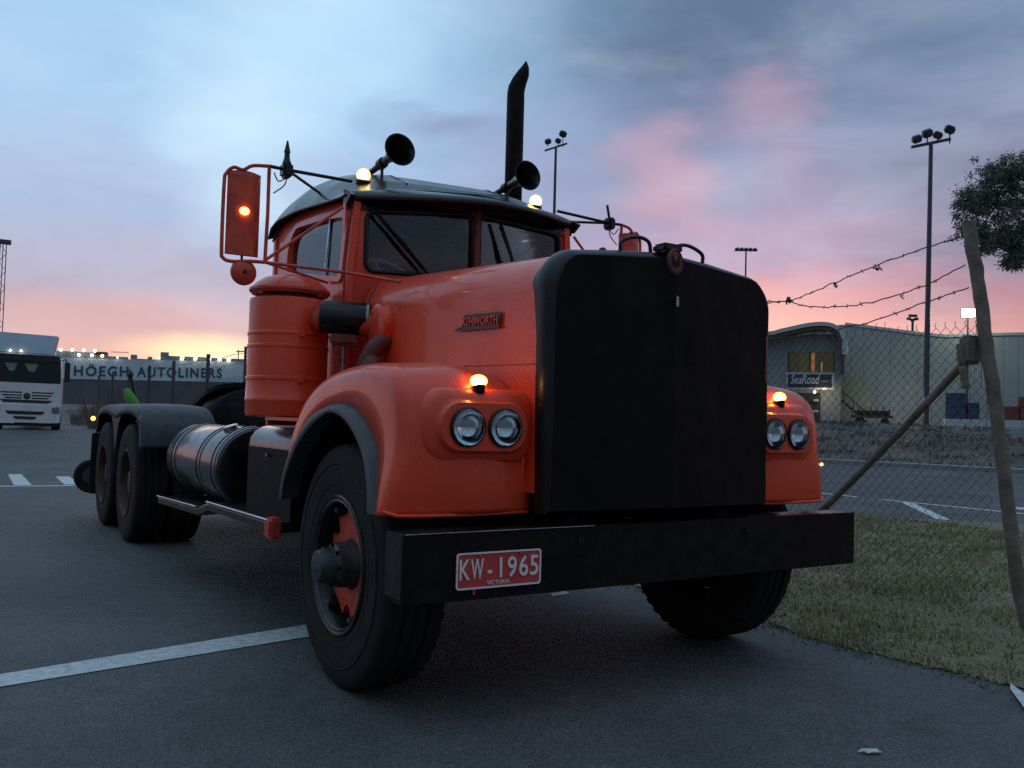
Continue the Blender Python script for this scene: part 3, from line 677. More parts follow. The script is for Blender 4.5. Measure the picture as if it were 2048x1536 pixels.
def front_wheel(s):
    xo = s*1.165
    w = bpy.data.objects.new('front_wheel', None); COL.objects.link(w); w.parent = T
    tyre_mb(xo, .27, RF, 0, s).obj('tyre', 'rubber', w, smooth=True, sharp=40)
    for rr in (.345, .435): lathe('sidewall_ring', [(rr-.004, -.001), (rr, .003), (rr+.004, -.001)], (xo+s*(.003 if rr < .4 else .009), 0, RF), (s, 0, 0), 'rubber', w, 64, False)
    lathe('rim', [(.296, -.006), (.302, .004), (.295, .010), (.283, .006), (.272, -.02), (.262, -.035), (.258, -.19)], (xo, 0, RF), (s, 0, 0), 'black', w, 56, False)
    lathe('lock_ring', [(.276, -.008), (.284, .004), (.276, .008), (.268, -.004)], (xo, 0, RF), (s, 0, 0), 'greyhub', w, 56, False)
    # five broad cast spokes, orange, with gaps
    pts = []
    for k in range(6):
        c = radians(60*k+8)
        for da, r in ((-26, .188), (-22, .205), (-19, .242), (19, .242), (22, .205), (26, .188)):
            pts.append((r*cos(c+radians(da)), r*sin(c+radians(da))))
    sp = slab(pts, [], lambda a, b, d: (xo-s*(.062+d), a, RF+b), .05).obj('spoke_wheel', 'orange_dull', w, bevel=.006)
    for k in range(6):
        c = radians(60*k+8)
        box_ = slab([(.226*cos(c-.13), .226*sin(c-.13)), (.262*cos(c-.11), .262*sin(c-.11)), (.262*cos(c+.11), .262*sin(c+.11)), (.226*cos(c+.13), .226*sin(c+.13))], [], lambda a, b, d: (xo-s*(.040+d), a, RF+b), .05)
        cl = box_.obj('rim_clamp', 'black_matte', w, bevel=.004)
        lathe('wheel_nut', [(.015, 0), (.015, .02), (.008, .024)], (xo-s*.04, .244*cos(c), RF+.244*sin(c)), (s, 0, 0), 'greyhub', w, 6)
    lathe('hub', [(.118, -.08), (.112, -.05), (.100, -.03), (.097, .01), (.094, .03), (.080, .04), (.075, .055), (.071, .095), (.062, .108), (.03, .112)], (xo-s*.012, 0, RF), (s, 0, 0), 'greyhub', w, 36)
    for k in range(8):
        a = 2*pi*k/8; lathe('hub_bolt', [(.009, 0), (.009, .014)], (xo-s*.012+s*.03, .086*cos(a), RF+.086*sin(a)), (s, 0, 0), 'black_matte', w, 6)
    lathe('brake_drum', [(.10, -.02), (.256, 0), (.256, .10), (.15, .12)], (xo-s*.26, 0, RF), (s, 0, 0), 'black_matte', w, 24)
both(front_wheel)
# front axle, springs, chassis
MB().box((-.95, -.05, .44), (.95, .05, .55)).obj('front_axle', 'black_matte', T, bevel=.015)
both(lambda s: [MB().box((s*.43-.04, -.62, .60+k*.014), (s*.43+.04, .70-k*.02, .612+k*.014)).obj('spring_leaf', 'black_matte', T) for k in range(5)])
both(lambda s: tube('u_bolt', [(s*.385, -.03, .70), (s*.385, -.03, .40), (s*.475, -.03, .40), (s*.475, -.03, .70)], .012, 'black_matte', T, 8))
MB().tube([(-.85, .16, .40), (.85, .16, .40)], .022, 10).obj('tie_rod', 'black_matte', T, True, 40)
both(lambda s: box('frame_rail', (s*.43-.04, -.70, .68), (s*.43+.04, 7.25, .94), 'black_matte', T, .006))
for y in (.9, 2.4, 4.2, 6.2, 7.2): box('cross_member', (-.39, y, .70), (.39, y+.1, .90), 'black_matte', T, .006)
box('sump', (-.28, -.1, .52), (.28, .75, .95), 'black_matte', T, .03)
box('engine_block', (-.35, -.4, .95), (.35, .85, 1.6), 'black_matte', T, .03)
lathe('drive_shaft', [(.05, 0), (.05, 3.9)], (0, 1.0, .62), (0, 1, -.01), 'black_matte', T, 14)
box('gearbox', (-.2, .8, .5), (.2, 1.7, .9), 'black_matte', T, .04)

# --- rear wheels ---------------------------------------------------------
RR = .524
ty_out = tyre_mb(0, .27, RR, 0, 1).obj('tyre', 'rubber', None, True, 40); ty_in = ty_out
def rear_wheel(s, yc):
    w = bpy.data.objects.new('rear_wheel', None); COL.objects.link(w); w.parent = T
    for off, nm in ((1.222, 'tyre'), (.915, 'tyre')):
        o = ty_out.copy(); o.name = nm; COL.objects.link(o); o.parent = w; o.scale = (s, 1, 1); o.location = (s*off, yc, 0)
    lathe('rim', [(.292, -.004), (.30, .004), (.292, .010), (.280, .004), (.265, -.03), (.255, -.14), (.245, -.15)], (s*1.222, yc, RR), (s, 0, 0), 'rust', w, 48, False)
    lathe('wheel_disc', [(.25, -.02), (.19, -.01), (.17, .02), (.13, .03), (.12, .12), (.10, .13)], (s*1.06, yc, RR), (s, 0, 0), 'rust', w, 32)
    for k in range(6):
        a = radians(60*k+20); lathe('rim_clamp', [(.022, 0), (.022, .05), (.012, .06)], (s*1.075, yc+.225*cos(a), RR+.225*sin(a)), (s, 0, 0), 'black_matte', w, 8)
    lathe('brake_drum', [(.21, 0), (.21, .2)], (s*.60, yc, RR), (s, 0, 0), 'black_matte', w, 24)
both(lambda s: (rear_wheel(s, 4.972), rear_wheel(s, 6.32)))
bpy.data.objects.remove(ty_out)
for y in (4.972, 6.32):
    MB().tube([(-1.0, y, RR), (1.0, y, RR)], .075, 14).obj('rear_axle', 'black_matte', T, True, 40)
    MB().sphere((0, y, RR), .22, 18).obj('differential', 'black_matte', T, True)
# --- mudguards over the bogie: moulded dark plastic --------------------
def guard(s):
    prof = [(4.27, .86), (4.29, .98), (4.34, 1.08), (4.44, 1.155), (4.60, 1.205), (4.9, 1.225), (5.3, 1.215), (5.64, 1.185), (6.0, 1.215), (6.35, 1.225), (6.65, 1.20), (6.82, 1.13), (6.90, 1.02), (6.92, .93)]
    P = cat([(a, b, 0) for a, b in prof], 5); rows = []
    for p in P:
        c = Vector((5.64, .5, 0)); d = (p-c).normalized(); row = []
        for x, dd in ((.600, -.05), (.61, -.012), (.63, 0), (.75, .012), (.91, .016), (1.08, .012), (1.19, 0), (1.222, -.012), (1.232, -.05), (1.232, -.085)):
            q = Vector((p.x, p.y, 0))+Vector((0 if abs(p.x-5.64) < 1.15 else (d.x*dd), dd if abs(p.x-5.64) < 1.25 else dd*.2, 0)); row.append((s*x, q.x, q.y))
        rows.append(row)
    n = len(rows[0]); vs = [v for r_ in rows for v in r_]
    o = pyobj('mudguard', vs, [(i*n+k, i*n+k+1, (i+1)*n+k+1, (i+1)*n+k) for i in range(len(rows)-1) for k in range(n-1)], 'guard', T, True)
    md = o.modifiers.new('thickness', 'SOLIDIFY'); md.thickness = .006; md.offset = -1
    # outer valance between the two wheels
    slab([(5.30, 1.18), (6.0, 1.18), (5.80, 1.02), (5.66, .78), (5.52, 1.02)], [], lambda a, b, d: (s*(1.222-d), a, b), .006).obj('valance', 'guard', o)
    for y in (4.45, 5.64, 6.8): tube('guard_stay', [(s*.47, y, .86), (s*.62, y, 1.02), (s*1.2, y, 1.06)], .016, 'black_matte', T, 8)
    # mudflap
    slab(rrect(.90, .25, 1.25, .92, .03), [], lambda a, b, d: (s*a, 7.02+d+.10*(.92-b)**2, b), .01).obj('mudflap', 'rubber', T)
    ml = lathe('clearance_lamp', [(.03, -.02), (.032, .0), (.028, .004)], (s*1.245, 7.00, 1.075), (s*.5, -1, 0), 'black', T, 16)
    MB().sphere((s*1.25, 6.985, 1.075), .026, 14).obj('lamp_lens', 'amber_soft', ml, True)
    lathe('top_lamp', [(.02, 0), (.02, .03), (.01, .04)], (s*1.20, 6.6, 1.20), (0, 0, 1), 'brownred', T, 12)
both(guard)
ld = lathe('rear_disc_lamp', [(.10, 0), (.185, .02), (.19, .05), (.17, .08), (.10, .07), (.09, .085)], (-1.17, 7.46, .42), (-.25, -1, 0), 'rubber', T, 28)
lathe('lamp_plate', [(.10, 0), (.10, .012)], (-1.185, 7.37, .43), (-.25, -1, 0), 'guard', ld, 24)
box('rear_beam', (-1.15, 7.25, .70), (1.15, 7.35, .92), 'black_matte', T, .01)
# fifth wheel: a tilted horseshoe plate with its ramp
pts = [(-.46, -.30), (-.40, -.52), (-.20, -.66), (.20, -.66), (.40, -.52), (.46, -.30), (.46, .30), (.22, .62), (.07, .62), (.05, .1), (-.05, .1), (-.07, .62), (-.22, .62), (-.46, .30)]
slab(rpoly(pts, .06), [], lambda a, b, d: (a, 5.65+b*.97, 1.33-b*.22-d), .045).obj('fifth_wheel', 'black_matte', T)
box('fifth_wheel_pedestal', (-.35, 5.45, .94), (.35, 5.85, 1.27), 'black_matte', T, .02)
hp = cat([(-.55, 2.9, .95), (-.55, 2.95, 1.12), (-.50, 3.1, 1.25), (-.42, 3.3, 1.30), (-.30, 3.55, 1.33), (0, 3.8, 1.34), (.4, 3.8, 1.30)], 1)
# dark curved load ramp cover behind the cab
ring = []
for k in range(13):
    a = pi*k/12; ring.append([( .58*cos(a)*w_, 4.9+dy, 1.0+(.47*sin(a)**.8)*w_) for w_, dy in ((1, 0), (1, .55), (.96, .6), (.0, .6))])
rows = ring; vs = [v for r_ in rows for v in r_]; n = 4
pyobj('deck_hump', [(v[0]*.92, v[1], v[2]-.03) for v in vs], [(i*n+k, i*n+k+1, (i+1)*n+k+1, (i+1)*n+k) for i in range(12) for k in range(n-1)]+[tuple(i*n for i in range(13))], 'black_matte', T, True)
box('deck_plate', (-.58, 2.5, .945), (.58, 4.15, .965), 'steel', T, .003)
for i, (x, y, c) in enumerate(((-.25, 2.9, 'brownred'), (.05, 2.8, 'black'), (.2, 3.1, 'green'))): tube('air_hose', [(x, 2.45, 1.35), (x-.08, 2.7, 1.15), (x, 3.0, 1.05), (x+.1, 3.5, 1.0), (x, 4.2, 1.02)], .013, 'black' if c == 'green' else c, T, 8, 6)

# --- tanks, boxes, steps ---------------------------------------------------
def side_gear(s):
    xc, zc, R = s*.885, .815, .265
    tk = lathe('fuel_tank', [(.20, 0), (.245, .004), (.262, .02), (R, .04), (R, 1.50), (.26, 1.525), (.24, 1.54), (.18, 1.545)], (xc, 2.14, zc), (0, 1, 0), 'tank', T, 56)
    lathe('tank_end', [(.245, 0), (.22, -.006), (.16, -.012), (.05, -.014)], (xc, 2.139, zc), (0, 1, 0), 'black', tk, 40)
    for y in (2.22, 2.62, 3.40): 
        lathe('tank_strap', [(R+.001, -.028), (R+.006, -.026), (R+.006, .026), (R+.001, .028)], (xc, y, zc), (0, 1, 0), 'strap', tk, 56, False)
        tube('strap_edge', [(xc+(R+.006)*cos(a), y+.034, zc+(R+.006)*sin(a)) for a in [2*pi*k/40 for k in range(41)]], .006, 'black', tk, 6)
    lathe('filler_cap', [(.04, 0), (.05, .01), (.05, .035), (.03, .04)], (s*.98, 2.45, zc+.235), (s*.35, 0, 1), 'chrome', tk, 20)
    # battery box with rolled top
    pr = [(.70, .60), (.70, 1.105), (1.00, 1.105), (1.06, 1.095), (1.10, 1.07), (1.125, 1.035), (1.132, .99), (1.132, .60)]
    bb = MB().rings([[(s*x, y, z) for x, z in pr] for y in (.74, 1.50)]).obj('battery_box', 'tank', T, smooth=True, sharp=35)
    MB().rings([[(s*(x+.003), y, z) for x, z in ((.71, .60), (1.132, .60), (1.132, .985), (.71, .985))] for y in (.735, 1.505)]).obj('box_front', 'black_matte', bb)
    lathe('box_latch', [(.012, 0), (.012, .02)], (s*1.136, 1.1, .95), (s, 0, 0), 'chrome', bb, 10)
    # running board
    rb = MB().rings([[(s*(.72), y, z+.0), (s*1.20, y, z), (s*1.205, y, z-.012), (s*1.205, y, z-.05), (s*1.19, y, z-.055), (s*.72, y, z-.03)] for y, z in ((.74, .625), (2.1, .605), (2.35, .55), (3.62, .515))]).obj('running_board', 'black', T, bevel=.003)
    tube('running_board_edge', [(s*1.212, .76, .628), (s*1.212, 2.1, .608)], .008, 'chrome', rb, 8)
    tube('running_board_edge', [(s*1.212, 2.36, .553), (s*1.212, 3.6, .518)], .008, 'chrome', rb, 8)
    MB().box((s*1.215-.055, .63, .555), (s*1.215+.012, .735, .66)).obj('step_bracket', 'orange_dull', T, bevel=.015)
    for y in (2.3, 3.2): box('tank_bracket', (s*.60-.2, y, .56), (s*.60+.2, y+.05, .66), 'black_matte', T, .005)
both(side_gear)

# --- cab -------------------------------------------------------------------
TL = lambda x: .03*x          # the cab sits with a slight lean
cab = bpy.data.objects.new('cab', None); COL.objects.link(cab); cab.parent = T
yfr = lambda x: .905+.085*min(1, abs(x)/.66)**1.0+(max(0, abs(x)-.68)**2)*6
def front_half(s):
    outer = [(.0, .95), (.775, .95), (.775, 2.43), (.70, 2.46), (.0, 2.47)]
    # finer outline so the curve of the pillar shows
    out = [(.0, .95), (.35, .95), (.66, .95), (.70, .95), (.74, .95), (.775, .95), (.775, 1.9), (.775, 2.42), (.74, 2.44), (.66, 2.45), (.33, 2.47), (.0, 2.47)]
    hole = rpoly([(.022, 2.005), (.665, 1.992), (.668, 2.352), (.022, 2.392)], .06, 5)
    mb = slab(out, [hole], lambda a, b, d: (s*a, yfr(a)+d, b+TL(s*a)*ss((b-1.9)/.4)), .035)
    o = mb.obj('windscreen_frame', 'orange', cab, smooth=True, sharp=35)
    g_ = rpoly([(.018, 2.001), (.669, 1.988), (.672, 2.356), (.018, 2.396)], .06, 5)
    gl = slab(g_, [], lambda a, b, d: (s*a, yfr(a)+.016+d, b+TL(s*a)*ss((b-1.9)/.4)), .004).obj('windscreen', 'glass', cab)
    slab([(.0, 2.400), (.34, 2.379), (.665, 2.358), (.755, 2.352), (.755, 2.44), (.66, 2.465), (.33, 2.50), (.0, 2.51)], [], lambda a, b, d: (s*a, yfr(a)-.012+d, b+TL(s*a)), .01).obj('header_panel', 'black', cab)
    rim = [(s*a, yfr(a)+.002, b+TL(s*a)*ss((b-1.9)/.4)) for a, b in hole]
    MB().tube(rim+[rim[0]], .014, 8).obj('rubber_seal', 'black', gl, True)
both(front_half)
MB().box((-.022, .885, 1.99), (.022, .925, 2.42)).obj('centre_post', 'brownred', cab, bevel=.008)
def cab_side(s):
    X0 = .778
    out = [(1.02, 1.13), (2.37, 1.13), (2.38, 2.36), (2.35, 2.44), (2.28, 2.485), (2.15, 2.50), (1.8, 2.495), (1.45, 2.465), (1.10, 2.42), (.99, 2.40), (.99, 2.0), (1.0, 1.5)]
    wz = [(1.075, 1.955), (2.02, 2.115), (2.045, 2.30), (1.96, 2.405), (1.50, 2.375), (1.085, 2.325)]
    if s > 0: wz = [(a, b+(.035 if b > 2.25 else 0)) for a, b in wz]
    hole = rpoly(wz, .06, 4)
    fn = lambda a, b, d: (s*(X0-d-.05*max(0, (b-1.9)/.6)**2), a, b+TL(s*X0)*ss((b-1.9)/.4))
    o = slab(out, [hole], fn, .04).obj('cab_side', 'orange', cab, smooth=True, sharp=30)
    fr = rpoly([(1.03, 1.915), (2.065, 2.07), (2.10, 2.33), (1.99, 2.445), (1.50, 2.415), (1.03, 2.365)], .08, 4)
    slab(fr, [rpoly(wz, .06, 4)], lambda a, b, d: fn(a, b, d-.012), .012).obj('window_surround', 'orange', o, smooth=True, sharp=30)
    gl = slab([(1.05, 1.93), (2.04, 2.09), (2.06, 2.32), (1.97, 2.42), (1.5, 2.39), (1.05, 2.345)], [], lambda a, b, d: fn(a, b, d+.02), .004).obj('side_window', 'glass_side', cab)
    tube('vent_divider', [fn(1.37, 1.99, .012), fn(1.375, 2.375, .012)], .007, 'chrome', gl, 6)
    tube('vent_top_bar', [fn(1.375, 2.375, .012), fn(1.09, 2.345, .012)], .006, 'steel', gl, 6)
    gt = [fn(a, b, -.012) for a, b in ((1.0, 2.435), (1.10, 2.448), (1.45, 2.493), (1.8, 2.523), (2.12, 2.528), (2.28, 2.512), (2.37, 2.46), (2.395, 2.38))]
    MB().tube(cat(gt, 5), .013, 8).obj('drip_rail', 'brownred', o, True)
    tube('door_seam', [fn(1.015, b, -.001) for b in (1.0, 1.5, 2.0, 2.38)], .006, 'brownred', o, 6)
    tube('door_handle', [fn(2.05, 1.83, 0), fn(2.05, 1.83, -.05), fn(1.90, 1.83, -.055)], .010, 'chrome', o, 8)
both(cab_side)
# rear wall with two panes
fn = lambda a, b, d: (a, 2.37-d, b)
slab([(-.775, .98), (.775, .98), (.765, 2.36), (.70, 2.44), (-.70, 2.44), (-.765, 2.36)], [rrect(-.45, 1.95, -.04, 2.22, .05), rrect(.04, 1.95, .45, 2.22, .05)], fn, .04).obj('cab_back', 'orange', cab)
for x0, x1 in ((-.45, -.04), (.04, .45)): slab(rrect(x0-.01, 1.94, x1+.01, 2.23, .05), [], lambda a, b, d: (a, 2.35-d, b), .004).obj('rear_window', 'glass', cab)
box('cab_floor', (-.74, 1.05, .98), (.74, 2.33, 1.02), 'interior', cab)
box('headliner', (-.70, 1.10, 2.415), (.70, 2.30, 2.43), 'interior', cab)
box('dashboard', (-.72, 1.03, 1.55), (.72, 1.32, 1.95), 'interior', cab, .03)
for x0 in (-.62, .12): 
    se = box('seat', (x0, 1.65, 1.35), (x0+.5, 2.15, 1.52), 'interior', cab, .04); box('seat_back', (x0, 2.12, 1.45), (x0+.5, 2.25, 2.02), 'interior', se, .04)
sw = []; c0 = Vector((-.33, 1.47, 2.0)); ax = Vector((0, -.75, .66)).normalized(); u_ = Vector((1, 0, 0)); w_ = ax.cross(u_)
st = MB().tube([c0+(u_*cos(2*pi*k/36)+w_*sin(2*pi*k/36))*.24 for k in range(37)], .013, 8).obj('steering_wheel', 'wheel_rim_white', cab, True)
for k in range(3): tube('wheel_spoke', [c0, c0+(u_*cos(radians(90+120*k))+w_*sin(radians(90+120*k)))*.235], .009, 'wheel_rim_white', st, 6)
tube('steering_column', [c0, c0-ax*-.35+Vector((0, -.02, -.3))], .02, 'interior', st, 8)
pyobj('paper', [(-.60, 1.05, 1.985), (-.38, 1.03, 1.985), (-.38, 1.09, 2.03), (-.60, 1.12, 2.035), (-.60, 1.053, 1.98), (-.38, 1.033, 1.98), (-.38, 1.093, 2.025), (-.60, 1.123, 2.03)],
      [(0, 1, 2, 3), (4, 5, 6, 7), (0, 1, 5, 4), (1, 2, 6, 5), (2, 3, 7, 6), (3, 0, 4, 7)], 'paper', cab)
# roof
def roof_z(x, y):
    zs = 2.43+.060*ss((y-1.0)/1.0)-.03*ss((y-2.2)/.2)
    ks = ((.95, .055), (1.05, .09), (1.2, .175), (1.4, .235), (1.65, .270), (1.95, .275), (2.15, .25), (2.28, .20), (2.36, .13), (2.41, .03))
    h = ks[-1][1]
    for (a, ha), (b, hb) in zip(ks, ks[1:]):
        if y <= b: h = ha+(hb-ha)*ss((y-a)/(b-a))*.5+(hb-ha)*max(0, min(1, (y-a)/(b-a)))*.5; break
    t = min(1, abs(x)/.80)
    return zs+h*(1-t**(3.2+2.2*ss((y-1.0)/.3)))**.85+TL(x)
NXR, NYR = 36, 26; vs = []; fs = []
for j in range(NYR+1):
    y = 1.0+1.40*j/NYR
    for i in range(NXR+1):
        a = -1+2*i/NXR; x = .80*sin(a*pi/2); 
        z = roof_z(x, y)
        if j == NYR: z -= .06
        vs.append((x, y+(0 if j < NYR else -.0), z))
fs = [(j*(NXR+1)+i, j*(NXR+1)+i+1, (j+1)*(NXR+1)+i+1, (j+1)*(NXR+1)+i) for j in range(NYR) for i in range(NXR)]
rf = pyobj('roof', vs, fs, 'roof', cab, True); md = rf.modifiers.new('t', 'SOLIDIFY'); md.thickness = .012; md.offset = -1
for x in (-.35, .35): tube('roof_rib', [(x, 1.15+1.1*k/10, roof_z(x, 1.15+1.1*k/10)+.001) for k in range(11)], .006, 'roof', rf, 6)
# visor
vz_f = lambda x: 2.432+.0*abs(x)+TL(x)*1.3
vy_f = lambda x: .70+.30*(abs(x)/.79)**1.6
vs = []; NV = 24
for i in range(NV+1):
    x = -.79+1.58*i/NV
    for k in range(5):
        t = k/4; y = (1-t)*(1.03)+t*vy_f(x); z = (1-t)*(roof_z(x*.985, 1.03)+.002)+t*vz_f(x)+.015*sin(pi*t)
        vs.append((x, y, z))
    vs.append((x, vy_f(x)+.004, vz_f(x)-.022)); vs.append((x, vy_f(x)+.02, vz_f(x)-.020))
n = 7; fs = [(i*n+k, i*n+k+1, (i+1)*n+k+1, (i+1)*n+k) for i in range(NV) for k in range(n-1)]
vi = pyobj('sun_visor', vs, fs, 'roof', cab, True); md = vi.modifiers.new('t', 'SOLIDIFY'); md.thickness = .005; md.offset = -1
vs = []
for i in range(NV+1):
    x = -.78+1.56*i/NV; vs += [(x, vy_f(x)+.015, vz_f(x)-.012), (x, 1.0, 2.415+TL(x)-.0), (x, 1.02, 2.36+TL(x))]
pyobj('visor_underside', vs, [(i*3+k, i*3+k+1, (i+1)*3+k+1, (i+1)*3+k) for i in range(NV) for k in range(2)], 'black', vi, True)
both(lambda s: slab([(.93, 2.42), (.98, 2.45), (1.04, 2.47), (1.04, 2.40), (1.0, 2.375)], [], lambda a, b, d: (s*(.79-d), a, b+TL(s*.79)), .02).obj('visor_bracket', 'black', vi))
slab([(.03, 2.40), (.42, 2.315), (.66, 2.37), (.66, 2.40)], [], lambda a, b, d: (a, yfr(a)+.06+d, b+TL(a)), .01).obj('visor_reflection_plate', 'interior', cab)  # added dark plate imitating the visor's dark reflection in the right pane
# roof lamps and horns
def roof_gear(s):
    z = roof_z(s*.61, 1.2)
    o = lathe('roof_lamp', [(.045, -.02), (.045, .004), (.036, .012)], (s*.61, 1.20, z), (0, -.2, 1), 'black', T, 18)
    MB().sphere((s*.61, 1.195, z+.035), .042, 18, (1, 1, 1.0)).obj('lamp_lens', 'amber_roof', o, True)
    hz = 2.737
    h = lathe('horn', [(.015, -.62), (.022, -.61), (.022, -.50), (.016, -.49), (.020, -.30), (.026, -.17), (.040, -.09), (.066, -.035), (.092, -.006), (.098, 0), (.090, .001), (.05, -.05), (.02, -.12), (.001, -.14)], (s*.448, 1.05, hz), (0, -1, .10), 'black', T, 36, True)
    tube('horn_bracket', [(s*.448, 1.30, hz-.03), (s*.448, 1.30, roof_z(s*.448, 1.30)-.005)], .010, 'black', h, 8)
    lathe('horn_collar', [(.034, 0), (.034, .05)], (s*.448, 1.33, hz-.028), (0, -1, .1), 'black', h, 14)
both(roof_gear)
# wipers
def wiper(pts, name='wiper'):
    a, b = Vector(pts[0]), Vector(pts[1]); w = tube(name, [a, a.lerp(b, .5)+Vector((0, -.02, 0)), b], .008, 'black', cab, 6)
    return w
w1 = wiper([(-.30, .905, 1.985), (-.62, .955, 2.31)]); tube('wiper_blade', [(-.34, .915, 2.03), (-.50, .935, 2.19), (-.64, .955, 2.33)], .011, 'black', w1, 6)
w2 = wiper([(.30, .905, 2.0), (.16, .90, 2.34)]); tube('wiper_blade', [(.29, .90, 2.06), (.23, .895, 2.2), (.15, .89, 2.37)], .011, 'black', w2, 6)
# cowl between hood and cab
rg = [[(x*1.02, y, z) for x, z in hood_ring(.93)] for y in (.80, .93)]

# --- mirrors and their arms ------------------------------------------------
def mirror(s):
    ar = bpy.data.objects.new('mirror_arm', None); COL.objects.link(ar); ar.parent = T
    px, py = s*1.216, 1.04; zt, zb = 2.512+TL(s*.8)*.5, 1.994+TL(s*.8)*.5
    tube('post', [(px, py, zt), (px-s*.004, py+.01, (zt+zb)/2), (px, py+.015, zb)], .010, 'orange_dull', ar, 8)
    k1 = (s*1.115, 1.05, zt+.0)
    tube('upper_strut', [(px, py, zt), k1, (s*.72, 1.10, 2.535+TL(s*.72))], .010, 'black', ar, 8)
    tube('rear_strut', [k1, (s*.74, 1.57, 2.56+TL(s*.72))], .009, 'black', ar, 8)
    tube('lower_strut', [(px, py+.015, zb), (s*.80, .78, 1.93), (s*.70, .45, 1.86)], .009, 'orange_dull', ar, 8)
    tube('lower_strut', [(px, py+.015, zb), (s*.79, 1.25, 1.94)], .008, 'orange_dull', ar, 8)
    tube('diagonal_brace', [(px, py+.015, zb+.01), (s*.80, 1.02, 2.36+TL(s*.8))], .009, 'orange_dull', ar, 8)
    tube('loop', [(px, py, zt), (s*1.30, 1.06, zt-.008), (s*1.345, 1.075, zt-.035), (s*1.39, 1.09, zt-.025), (s*1.425, 1.10, zt-.06), (s*1.435, 1.10, zt-.12), (s*1.435, 1.10, zb+.06), (s*1.425, 1.10, zb+.005), (s*1.38, 1.09, zb-.01), (s*1.30, 1.07, zb-.002), (px, py+.015, zb)], .010, 'orange_dull', ar, 8, 5)
    MB().box((s*1.118-.028, 1.01, zt-.045), (s*1.118+.028, 1.09, zt+.035)).obj('clamp', 'black', ar, bevel=.012)
    if s < 0: lathe('aerial_base', [(.026, 0), (.016, .03), (.014, .06), (.018, .065), (.010, .10), (.004, .13)], (s*1.118, 1.05, zt+.03), (0, 0, 1), 'black', ar, 12)
    else: tube('aerial_base', [(s*1.118, 1.05, zt+.02), (s*1.095, 1.05, zt+.12)], .009, 'black', ar, 8)
    tube('cable', [(s*1.19, 1.04, zt-.03), (s*1.16, 1.05, zt-.07), (s*1.12, 1.05, zt-.05), (s*1.13, 1.05, zt-.09), (s*1.185, 1.05, zt-.14)], .0035, 'black', ar, 6, 5)
    # flat mirror: rounded case with a domed back
    mr = bpy.data.objects.new('mirror', None); COL.objects.link(mr); mr.parent = T
    cx = s*1.330; top, bot = 2.455+TL(s*.8)*.5, 2.022+TL(s*.8)*.5; n = 9; ring = []
    fnm = lambda a, z: (cx+s*a, 1.085-.030*cos(a/.088*pi/2)*(1), z)
    vsb = []
    for z, sc in ((top+.012, .0), (top+.010, .5), (top, 1), (top-.01, 1), (bot+.01, 1), (bot, 1)):
        vsb.append([(cx+s*(-.088+.176*k/n), 1.098-.036*sin(pi*k/n)**.6*(.35+.65*sc), z+(.010*sin(pi*k/n) if sc < 1 else 0)) for k in range(n+1)]+[(cx+s*.088, 1.102, z), (cx-s*.088, 1.102, z)])
    MB().rings(vsb).obj('mirror_case', 'orange_dull', mr, True, 40)
    slab(rrect(-.082, bot+.012, .082, top-.012, .01), [], lambda a, b, d: (cx+s*a, 1.104+d, b), .003).obj('mirror_glass', 'mirror', mr)
    MB().sphere((cx-s*.005+s*.01, 1.052, (top+bot)/2+.015), .024, 16, (1.15, .55, .95)).obj('mirror_lamp', 'amber_soft', mr, True)
    for z0, z1 in ((top, zt-.028), (bot, zb-.008)): tube('pivot', [(cx, 1.09, z0), (cx, 1.09, z1)], .007, 'black', mr, 8)
    rm = lathe('round_mirror', [(.012, .03), (.045, .026), (.066, .012), (.070, 0), (.066, -.004)], (s*1.318, 1.09, zb-.062), (0, -1, 0), 'orange_dull', T, 32)
    lathe('round_mirror_glass', [(.064, 0), (.03, .004), (.001, .005)], (s*1.318, 1.095, zb-.062), (0, 1, 0), 'mirror', rm, 28, False)
    lathe('centre_bolt', [(.010, 0), (.010, .012)], (s*1.318, 1.062, zb-.062), (0, -1, 0), 'black', rm, 10)
both(mirror)

# --- air cleaner -------------------------------------------------------------
ac = (-1.020, 1.21, 0)
can = lathe('air_cleaner', [(.19, 1.153), (.214, 1.160), (.221, 1.175), (.221, 1.235), (.224, 1.24), (.224, 1.255), (.2205, 1.26), (.2205, 1.352), (.225, 1.357), (.225, 1.372), (.2195, 1.377), (.2195, 1.53), (.2235, 1.535), (.2235, 1.548), (.2185, 1.553), (.2185, 1.60),
                           (.223, 1.605), (.223, 1.618), (.218, 1.623), (.218, 1.79), (.214, 1.806), (.20, 1.812), (.13, 1.815)], ac, (0, 0, 1), 'orange', T, 64)
lathe('intake_neck', [(.155, 1.81), (.155, 1.87)], ac, (0, 0, 1), 'brownred', can, 40)
lathe('intake_cap', [(.20, 1.842), (.213, 1.850), (.218, 1.862), (.213, 1.872), (.19, 1.895), (.15, 1.925), (.09, 1.943), (.02, 1.948)], ac, (0, 0, 1), 'orange', can, 56)
lathe('cap_rim', [(.186, 1.838), (.206, 1.834), (.223, 1.852), (.221, 1.866), (.211, 1.873)], ac, (0, 0, 1), 'orange_dull', can, 56, False)
for z in (1.36, 1.61): box('band_clamp', (-1.02-.015, .972, z-.02), (-1.02+.015, .995, z+.02), 'orange', can, .004)
